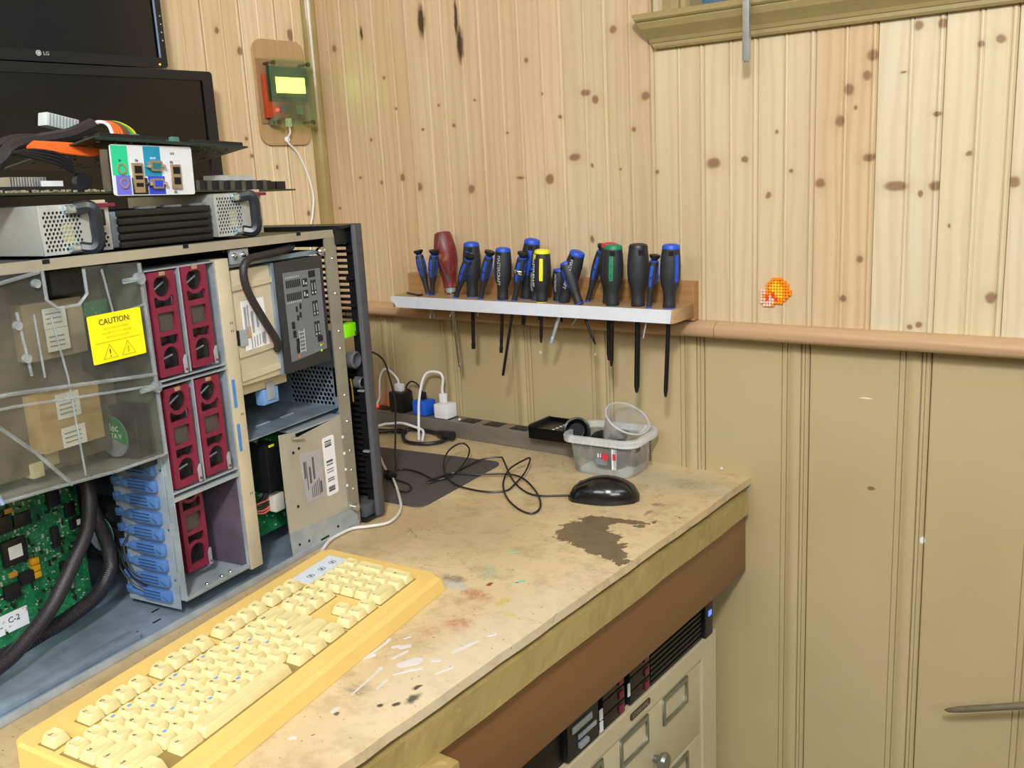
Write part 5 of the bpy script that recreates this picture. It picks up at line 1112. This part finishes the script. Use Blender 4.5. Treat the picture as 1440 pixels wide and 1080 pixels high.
# ---- middle right: tray, blue latch
S('hanging_beige_strip', BEIGEMET, .100, .200, .020, .050, .2450, .2600, .001)
S('blue_latch', M('pale_blue_latch', '6f9bd4', .4), .118, .150, .020, .034, .2215, .2440, .003); S('latch_plate', STEEL, .128, .143, .0175, .020, .228, .252, .001)
S('grey_tray', STEEL2, .0035, .205, .010, .150, .1850, .1870)
for k in range(3): S('tray_fold', STEEL, .060+.05*k, .088+.05*k, .050, .052, .187, .1885)
# ---- lower right: power board module with labels
PB = S('power_board', MBRD, .088, .2050, .052, .0540, .030, .184)
S('black_transformer', M('glossy_black_block', '17171b', .25), .133, .158, .018, .052, .100, .168, .003, parent=PB)
S('yellow_tag', YELLOW, .142, .152, .0172, .018, .1640, .1670, parent=PB)
WCn = S('white_connector', M('cream_white_connector', 'd2d0c4', .5), .128, .146, .022, .050, .0680, .0930, .001, parent=PB)
for k in range(5): scab('connector_wire', (M('salmon_wire', 'd8685a', .4) if k in (0, 1, 4) else BLACK), [(.146, .0715+.0038*k, .034), (.160, .0700+.0040*k, .034), (.172, .074+.002*k, .045)], .0014, WCn, 5, 6)
scab('black_board_cable', BLACK, [(.150, .100, .03), (.158, .085, .038), (.175, .075, .046), (.20, .07, .049)], .004, PB)
for k, (u, v) in enumerate(((.188, .176), (.178, .175), (.168, .175), (.186, .155), (.184, .135), (.184, .120), (.182, .100), (.150, .172), (.128, .098))):
    MB().lathe([(.0042, 0), (.0042, .010), (.0035, .011)], 12, Matrix.Translation((-u, .052, v)) @ Matrix.Rotation(PI/2, 4, 'X')).build('silver_capacitor', M('capacitor_silver', 'aeb6bc', .3, .6), PB, smooth=True)
mb = MB(); random.seed(9)
for _ in range(70):
    u = random.uniform(.100, .203); v = random.uniform(.035, .18); mb.box(-u, -u+.0022, .0505, .052, v, v+.0016)
mb.build('tiny_component', M('pale_component', 'a8b8a4'), PB, kind='stuff')
MP = plate('module_plate', [[(-.1500, .0270), (-.0045, .0150), (-.0178, .1780), (-.118, .170), (-.118, .1790), (-.1500, .1820)]], .0015, frame((0, -.0005, 0), (1, 0, 0), (0, 0, 1)), M('warm_grey_steel', 'b2ae9f', .36, .2, var=.12, scale=15), sv)
S('plate_fold', STEEL, .018, .118, -.001, .035, .176, .1785, parent=MP)
MB().tube([(-.128, -.004, .1720), (-.108, -.006, .1680)], .0022, 8).build('plate_pin', CHROME, MP, smooth=True)
for (u, v) in ((.126, .151), (.114, .154), (.1275, .0735)): plate('screw_hole', [circ(-u, v, .0022, 10)], .0006, frame((0, -.0015, 0), (1, 0, 0), (0, 0, 1)), DARKHOLE, MP)
G1 = plate('grey_label', [[(-.1135, .1440), (-.1105, .0715), (-.0680, .0700), (-.0705, .1420)]], .0005, frame((0, -.0016, 0), (1, 0, 0), (0, 0, 1)), GREYL, MP)
G2 = plate('white_label', [rrect(-.0640, -.0385, .0665, .1540, .003, 2)], .0005, frame((0, -.0016, 0), (1, 0, 0), (0, 0, 1)), WHITEP, MP)
mb = MB()
for (x0, x1, y0, y1) in ((-.109, -.1055, .108, .132), (-.0985, -.095, .098, .122), (-.0905, -.087, .102, .134), (-.104, -.103, .09, .132), (-.0775, -.074, .078, .095)): mb.box(x0, x1, -.0024, -.0018, y0, y1)
for k in range(5): mb.box(-.096+.004*k, -.095+.004*k, -.0024, -.0018, .076, .092+.002*k)
mb.build('label_print', M('dark_grey_print', '55555c', .6), G1, kind='stuff')
mb = MB()
for (y, h) in ((.1465, .0018), (.1435, .0012), (.1395, .0028), (.1160, .003), (.1120, .0014), (.1050, .0012), (.1010, .001), (.0910, .0014), (.0880, .0012), (.0785, .0012), (.0760, .0018), (.0725, .0026)): mb.box(-.0600, -.0460, -.0024, -.0018, y, y+h)
mb.build('label_print', M('dark_grey_print', '55555c'), G2, kind='stuff')
BF = plate('lower_plate', [[(-.1500, .0025), (-.0020, .0025), (-.0020, .0170), (-.0180, .0310), (-.1500, .0420)]], .0015, frame((0, -.0028, 0), (1, 0, 0), (0, 0, 1)), STEEL, sv)
for (u, v) in ((.050, .016), (.115, .018), (.135, .020)): plate('screw_hole', [circ(-u, v, .002, 10)], .0006, frame((0, -.0038, 0), (1, 0, 0), (0, 0, 1)), DARKHOLE, BF)
S('slot', DARKHOLE, .072, .090, -.0042, -.0036, .008, .011, parent=BF)
MB().tube([(-.0105, -.012, .0330), (-.0105, -.003, .0330)], .0052, 12).build('thumb_screw', CHROME, BF, smooth=True)

# ================================================================== STACK ON TOP OF THE TOWER
tz = lambda u: .4445+.0125*u
def stack_root(name, u, w, v, label, cat, tilt=0, group=None):
    m = sm @ Matrix.Translation((-u, w, v)) @ Matrix.Rotation(tilt, 4, 'Y'); return empty(name, mat4=m, label=label, cat=cat, group=group)
GRL = M('grille_steel', 'c0c3c0', .38, .25, var=.1, scale=40)
def psu(u, w, v, W_, H_, label, tilt):
    r = stack_root('power_supply', u, w, v, label, 'power supply', tilt)
    MB().box(0, W_, .0030, .16, 0, H_, .001).box(0, .0008, .0014, .003, 0, H_).box(W_-.0008, W_, .0014, .003, 0, H_).build('supply_case', M('supply_case_steel', 'a2a5a2', .4, .3, var=.12, scale=12), r, smooth=True)
    holes = []
    for j in range(int((H_-.006)/.0042)):
        for i in range(int((W_*.97-.006)/.0042)):
            x, z = .005+i*.0048+(j % 2)*.0024, .005+j*.0043
            if x < W_*.56 or (z < H_*.42 and x > W_*.76): holes.append(circ(x, z, .0019, 6))
    holes = [h for h in holes if max(p[0] for p in h) < W_-.002]
    plate('front_grille', [rect(0, W_, 0, H_)] + holes, .0012, frame((0, .0008, 0), (1, 0, 0), (0, 0, 1)), GRL, r, label='perforated silver front')
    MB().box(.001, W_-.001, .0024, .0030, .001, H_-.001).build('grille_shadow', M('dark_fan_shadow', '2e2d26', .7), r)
    MB().box(W_*.30, W_*.46, .0015, .0024, H_*.22, H_*.60).build('yellow_patch', M('dull_yellow_patch', 'b4b25e', .6), r)
    h = spline([(W_*.50, -.002, H_*.90), (W_*.60, -.013, H_*.93), (W_*.645, -.016, H_*.80), (W_*.645, -.016, H_*.50), (W_*.645, -.016, H_*.22), (W_*.60, -.013, H_*.07), (W_*.50, -.002, H_*.10)], 5)
    MB().tube(h, .0070, 8).build('handle', M('handle_black', '20242b', .35), r, smooth=True)
    for z in (.90, .10): MB().box(W_*.33, W_*.52, -.008, 0, H_*z-.0045, H_*z+.0045, .002).build('handle_mount', M('polished_mount', 'c8dbe4', .15, .9), r, smooth=True)
    MB().box(W_*.74, W_*.93, -.001, .0005, H_*.52, H_*.86, .0008).build('power_inlet', BLACK, r); MB().box(W_*.76, W_*.91, -.0012, .0005, H_*.42, H_*.50).build('tan_strip', M('tan_strip', 'b29a78', .5), r)
    MB().box(W_*.70, W_*.93, -.004, .010, H_*.99, H_*1.06, .0006).build('tan_catch', BEIGEMET, r)
    MB().box(W_*.72, W_*1.06, -.006, -.001, H_*.91, H_*.985, .001).build('release_lever', BURG, r, label='burgundy release lever')
    return r
psu(.4345, .030, .4530, .0870, .0520, 'silver power supply with black handle, left of the ribbed black block', .012)
psu(.1715, .045, .4505, .0850, .0545, 'silver power supply with black handle, right of the ribbed black block', .012)
vb = stack_root('vent_block', .3230, .052, .4495, 'black ribbed plastic air vent block between two power supplies', 'vent', .012)
MB().box(0, .1480, .004, .12, 0, .0440).build('block_body', M('block_dark', '111113', .5), vb)
for k in range(5): MB().box(.002, .1460, -.004, .004, .0010+.0090*k, .0078+.0090*k, .001).build('louvre', M('ribbed_black', '1e1d1e', .45, var=.15), vb, smooth=True)
MB().box(-.006, .004, .0, .02, .002, .043, .001).build('end_bracket', STEEL2, vb)
for x in (.045, .085, .125): MB().box(x, x+.016, -.002, .02, .0440, .0470, .001).build('top_clip', M('grey_clip', '6d6f70', .4), vb, smooth=True)
# lower circuit board with the coloured port panel
lb = stack_root('circuit_board', .6200, .052, .5255, 'lower bare circuit board with the coloured port panel, resting on the power supplies', 'circuit board', math.radians(1.95))
MB().box(0, .615, 0, .115, -.0022, 0).build('board', M('dark_green_board', '2f3a28', .45, var=.3, scale=300), lb)
IOF = frame((.2990, -.004, .0035), (1, 0, 0), (0, 0, 1))
IO = plate('port_panel', [rrect(0, .1215, -.0085, .0490, .003, 3)], .0015, IOF, M('white_panel', 'dfe4ea', .35, var=.02), lb, label='white port panel with green, purple, teal and blue patches')
def patch(x0, x1, y0, y1, col): 
    o = plate('colour_patch', [rect(x0, x1, y0, y1)], .0003, IOF @ Matrix.Translation((0, 0, .0009)), M('patch_'+col, col, .35, var=.02), IO)
patch(.0008, .0235, .0145, .0480, '1fcf92'); patch(.0040, .0245, -.0075, .0145, '6f6fe0'); patch(.0265, .0490, -.0075, .0115, '1b1d22')
patch(.0465, .0715, .0135, .0480, '1090b8'); patch(.0500, .0750, -.0075, .0135, '2346d8')
def ring_port(x, y, c_):
    plate('ring', [circ(x, y, .0062, 20), circ(x, y, .0043, 20)], .0022, IOF @ Matrix.Translation((0, 0, .0015)), M('port_ring_steel', 'b3a088', .3, .6), IO)
    p_ = plate('round_port', [circ(x, y, .0043, 16)], .0012, IOF @ Matrix.Translation((0, 0, .0012)), M('patch_'+c_, c_), IO)
ring_port(.0130, .0215, '1fcf92'); ring_port(.0145, .0055, '6f6fe0')
PM = M('port_frame_tan', 'b09c80', .3, .6)
for (x, y, w_, h_, cells) in ((.0350, .0115, .0150, .0340, ((.0235, .0085), (.0145, .0045), (.0060, .0045))), (.0925, .0130, .0140, .0290, ((.0190, .0085), (.0065, .0085)))):
    plate('port_frame', [rect(x-w_/2, x+w_/2, y-h_/2, y+h_/2)], .003, IOF @ Matrix.Translation((0, 0, .0020)), PM, IO)
    for (cy_, ch2) in cells: plate('port_opening', [rect(x-.0050, x+.0050, y-h_/2+cy_-ch2/2+.003, y-h_/2+cy_+ch2/2+.003)], .0006, IOF @ Matrix.Translation((0, 0, .0037)), DARKHOLE, IO)
for (y, col) in ((.0250, '147a86'), (.0045, '2346d8')):
    plate('d_connector', [[(.0515, y+.004), (.0535, y+.0065), (.0690, y+.0065), (.0710, y+.004), (.0690, y-.0055), (.0540, y-.0055)]], .004, IOF @ Matrix.Translation((0, 0, .003)), PM, IO)
    plate('connector_face', [[(.0555, y+.0040), (.0680, y+.0040), (.0668, y-.0032), (.0565, y-.0032)]], .001, IOF @ Matrix.Translation((0, 0, .0054)), M('patch_'+col, col), IO)
    for x in (.0500, .0725): plate('jack_screw', [circ(x, y, .0024, 6)], .006, IOF @ Matrix.Translation((0, 0, .003)), CHROME, IO)
for (x, y, s_) in ((.0350, .0315, 'RJ1'), (.0600, .0345, '10101'), (.0875, .0300, 'RJ2'), (.0900, .0405, 'iLO'), (.0115, .0315, 'PS'), (.0900, -.0055, 'RJ3')): text('panel_lettering', s_, .0038, IOF @ Matrix.Translation((x, y, .0013)) @ Matrix.Rotation(PI, 4, 'Z'), (INK if s_ != '10101' else WHITEL), IO)
MB().box(.2930, .2995, -.001, .006, .0, .047, .0005).build('panel_bracket', M('dull_brown_steel', '6e6658', .4, .5), lb)
MB().box(.304, .415, .001, .020, .0005, .047).build('port_housing', M('port_housing_dark', '1c1c1e', .5), lb)
for k in range(7): MB().box(.4300+.0205*k, .4360+.0205*k, .002, .030, 0, .0125).build('slot_rib', M('slot_grey', '4c4944', .5), lb)
MB().box(.4300, .5700, .028, .034, 0, .0135).box(.4300, .5700, .002, .03, .0125, .0140).build('slot_body', M('slot_black', '17171a', .5), lb) if 0 else None
MB().box(.4205, .5700, .004, .034, 0, .0120).build('slot_body', M('slot_black', '17171a', .5), lb)
MB().box(.5000, .5640, .030, .060, 0, .020).build('white_shroud', M('pale_shroud', 'c6cacd', .3, .3), lb)
for x in (.567, .588): MB().box(x, x+.018, .010, .030, 0, .0110, .0005).build('black_socket', BLACK, lb)
mb = MB(); random.seed(3)
for _ in range(60):
    x = random.uniform(.10, .30); mb.box(x, x+.003, .001, .004, 0, random.uniform(.001, .003))
mb.build('edge_component', M('edge_parts', '8f8a70', .4, var=.5, scale=500), lb, kind='stuff')
fn = MB()
for k in range(14): fn.box(.2150+.0034*k, .2168+.0034*k, .060, .085, .0, .0185)
fn.build('heat_sink_fin', M('bright_fin', 'c9cdd0', .3, .7), lb, kind='stuff')
MB().box(.248, .275, .050, .052, .004, .014).build('white_sticker', WHITEL, lb); MB().tube([(.288, .030, .012), (.288, .038, .012)], .0105, 18).build('round_buzzer', M('dark_disc', '25272a', .3), lb, smooth=True)
MB().box(.180, .280, .02, .048, .0, .007, .001).build('black_socket_row', BLACK, lb)
# upper circuit board, tilted, upside down on the port panel
A = Vector((-.3450, .040, .5745)); B = Vector((-.1050, .040, .5620)); D = Vector((-.3480, .200, .5480))
ex = (B-A).normalized(); ey = (D-A); ey = (ey-ex*ey.dot(ex)).normalized(); ez = ex.cross(ey)
lm = Matrix((ex, ey, ez)).transposed().to_4x4(); lm.translation = A
ub = empty('circuit_board', mat4=sm @ lm, label='upper dark green circuit board tilted on top of the port panel', cat='circuit board')
MB().box(0, .2405, 0, .165, 0, .0018).build('board', M('edge_green_board', '20382e', .4, var=.3, scale=300), ub)
MB().box(.012, .108, .004, .012, .0018, .0075, .0005).build('long_socket', BLACK, ub); MB().box(.150, .236, .004, .012, .0018, .0075, .0005).build('long_socket', BLACK, ub)
MB().box(.006, .236, .016, .024, .0018, .0065, .0005).build('long_socket', BLACK, ub)
for x in (.062, .122): MB().lathe([(.008, 0), (.0085, .008), (.0060, .010)], 12, Matrix.Translation((x, .030, .0018)) @ Matrix.Rotation(.5, 4, 'Y')).box(x-.002, x+.010, .008, .014, .0018, .010, .001).build('green_clear_part', M('greenish_plastic', '4f7a70', .3), ub, smooth=True)
mb = MB(); random.seed(4)
for _ in range(150):
    x, y = random.uniform(.01, .23), random.uniform(.01, .15); mb.box(x, x+.003, y, y+.002, -.0012, 0)
for k in range(80): mb.box(.004+.0029*k, .0052+.0029*k, .002, .003, -.001, 0)
mb.build('solder_component', M('dark_solder', '7c8a80', .4, .3, var=.4, scale=600), ub, kind='stuff')
# harness on top
hs = stack_root('wire_harness', .40, .10, .56, 'bundle of black sleeved cable with orange, green and white wires on the circuit boards', 'cable')
hi = (Matrix.Translation((-.40, .10, .56))).inverted()
def hp(pts, dv=0): return [Vector((-u+.40, w-.10, v-.56+dv)) for u, v, w in pts]
cable('main_sleeve', SLV, hs, hp([(.52, .520, .10), (.46, .535, .10), (.425, .5500, .10), (.400, .5685, .10), (.3650, .5745, .10), (.330, .5800, .10), (.305, .5885, .10), (.295, .5925, .10)]), .0085)
cable('main_sleeve', SLV, hs, hp([(.50, .545, .12), (.44, .560, .12), (.39, .5760, .115), (.350, .5770, .11), (.31, .5850, .105)]), .0060)
OR = M('orange_wire', 'e86a2a', .4)
for k in range(5): cable('orange_wire', OR, hs, hp([(.385+.002*k, .5720-.0012*k, .088), (.350+.002*k, .5700-.002*k, .084), (.320, .5640-.0024*k+.003, .080), (.305, .5600, .078)]), .0022)
for k, c_ in enumerate((WHITEP, OR, OR, OR, M('brown_wire', '6e4a34', .4), M('brown_wire', '6e4a34'), M('green_wire', '3aa84a', .4), M('yellow_wire', 'd8c020', .4))):
    cable('coloured_wire', c_, hs, hp([(.300, .5900, .097+.001*k), (.291-.003*k, .5955, .095), (.281-.0045*k, .5915-.0006*k, .090), (.277-.0050*k, .5740, .088)]), .0021)
for k in range(4): cable('black_wire', BLACK, hs, hp([(.410, .5620, .09), (.385, .5640-.003*k, .086), (.360, .5590-.004*k, .082), (.345, .5480-.003*k, .080)]), .0020)
mb = MB().box(0, .0420, -.008, .008, 0, .0150, .001)
wcn = mb.build('white_plug', M('translucent_white_plug', 'bcc6c8', .4), hs, smooth=True); wcn.location = (.40-.3470, .020, .5925-.56); wcn.rotation_euler = (0, .20, 0)
mb = MB()
for k in range(9): mb.box(.003+.0042*k, .0045+.0042*k, -.0088, -.008, .001, .014)
o = mb.build('plug_groove', M('grey_groove', '8f9a9c', .5), wcn, kind='stuff')
for o in bpy.data.objects:
    if o.parent is None and 'category' in o:
        g = {'power_adapter': 'plug-in adapters on the power strip', 'power_supply': 'power supplies on top of the server tower', 'monitor': 'monitors on the left wall', 'circuit_board': 'circuit boards stacked on the server tower'}.get(o.name.split('.')[0])
        if g: o['group'] = g
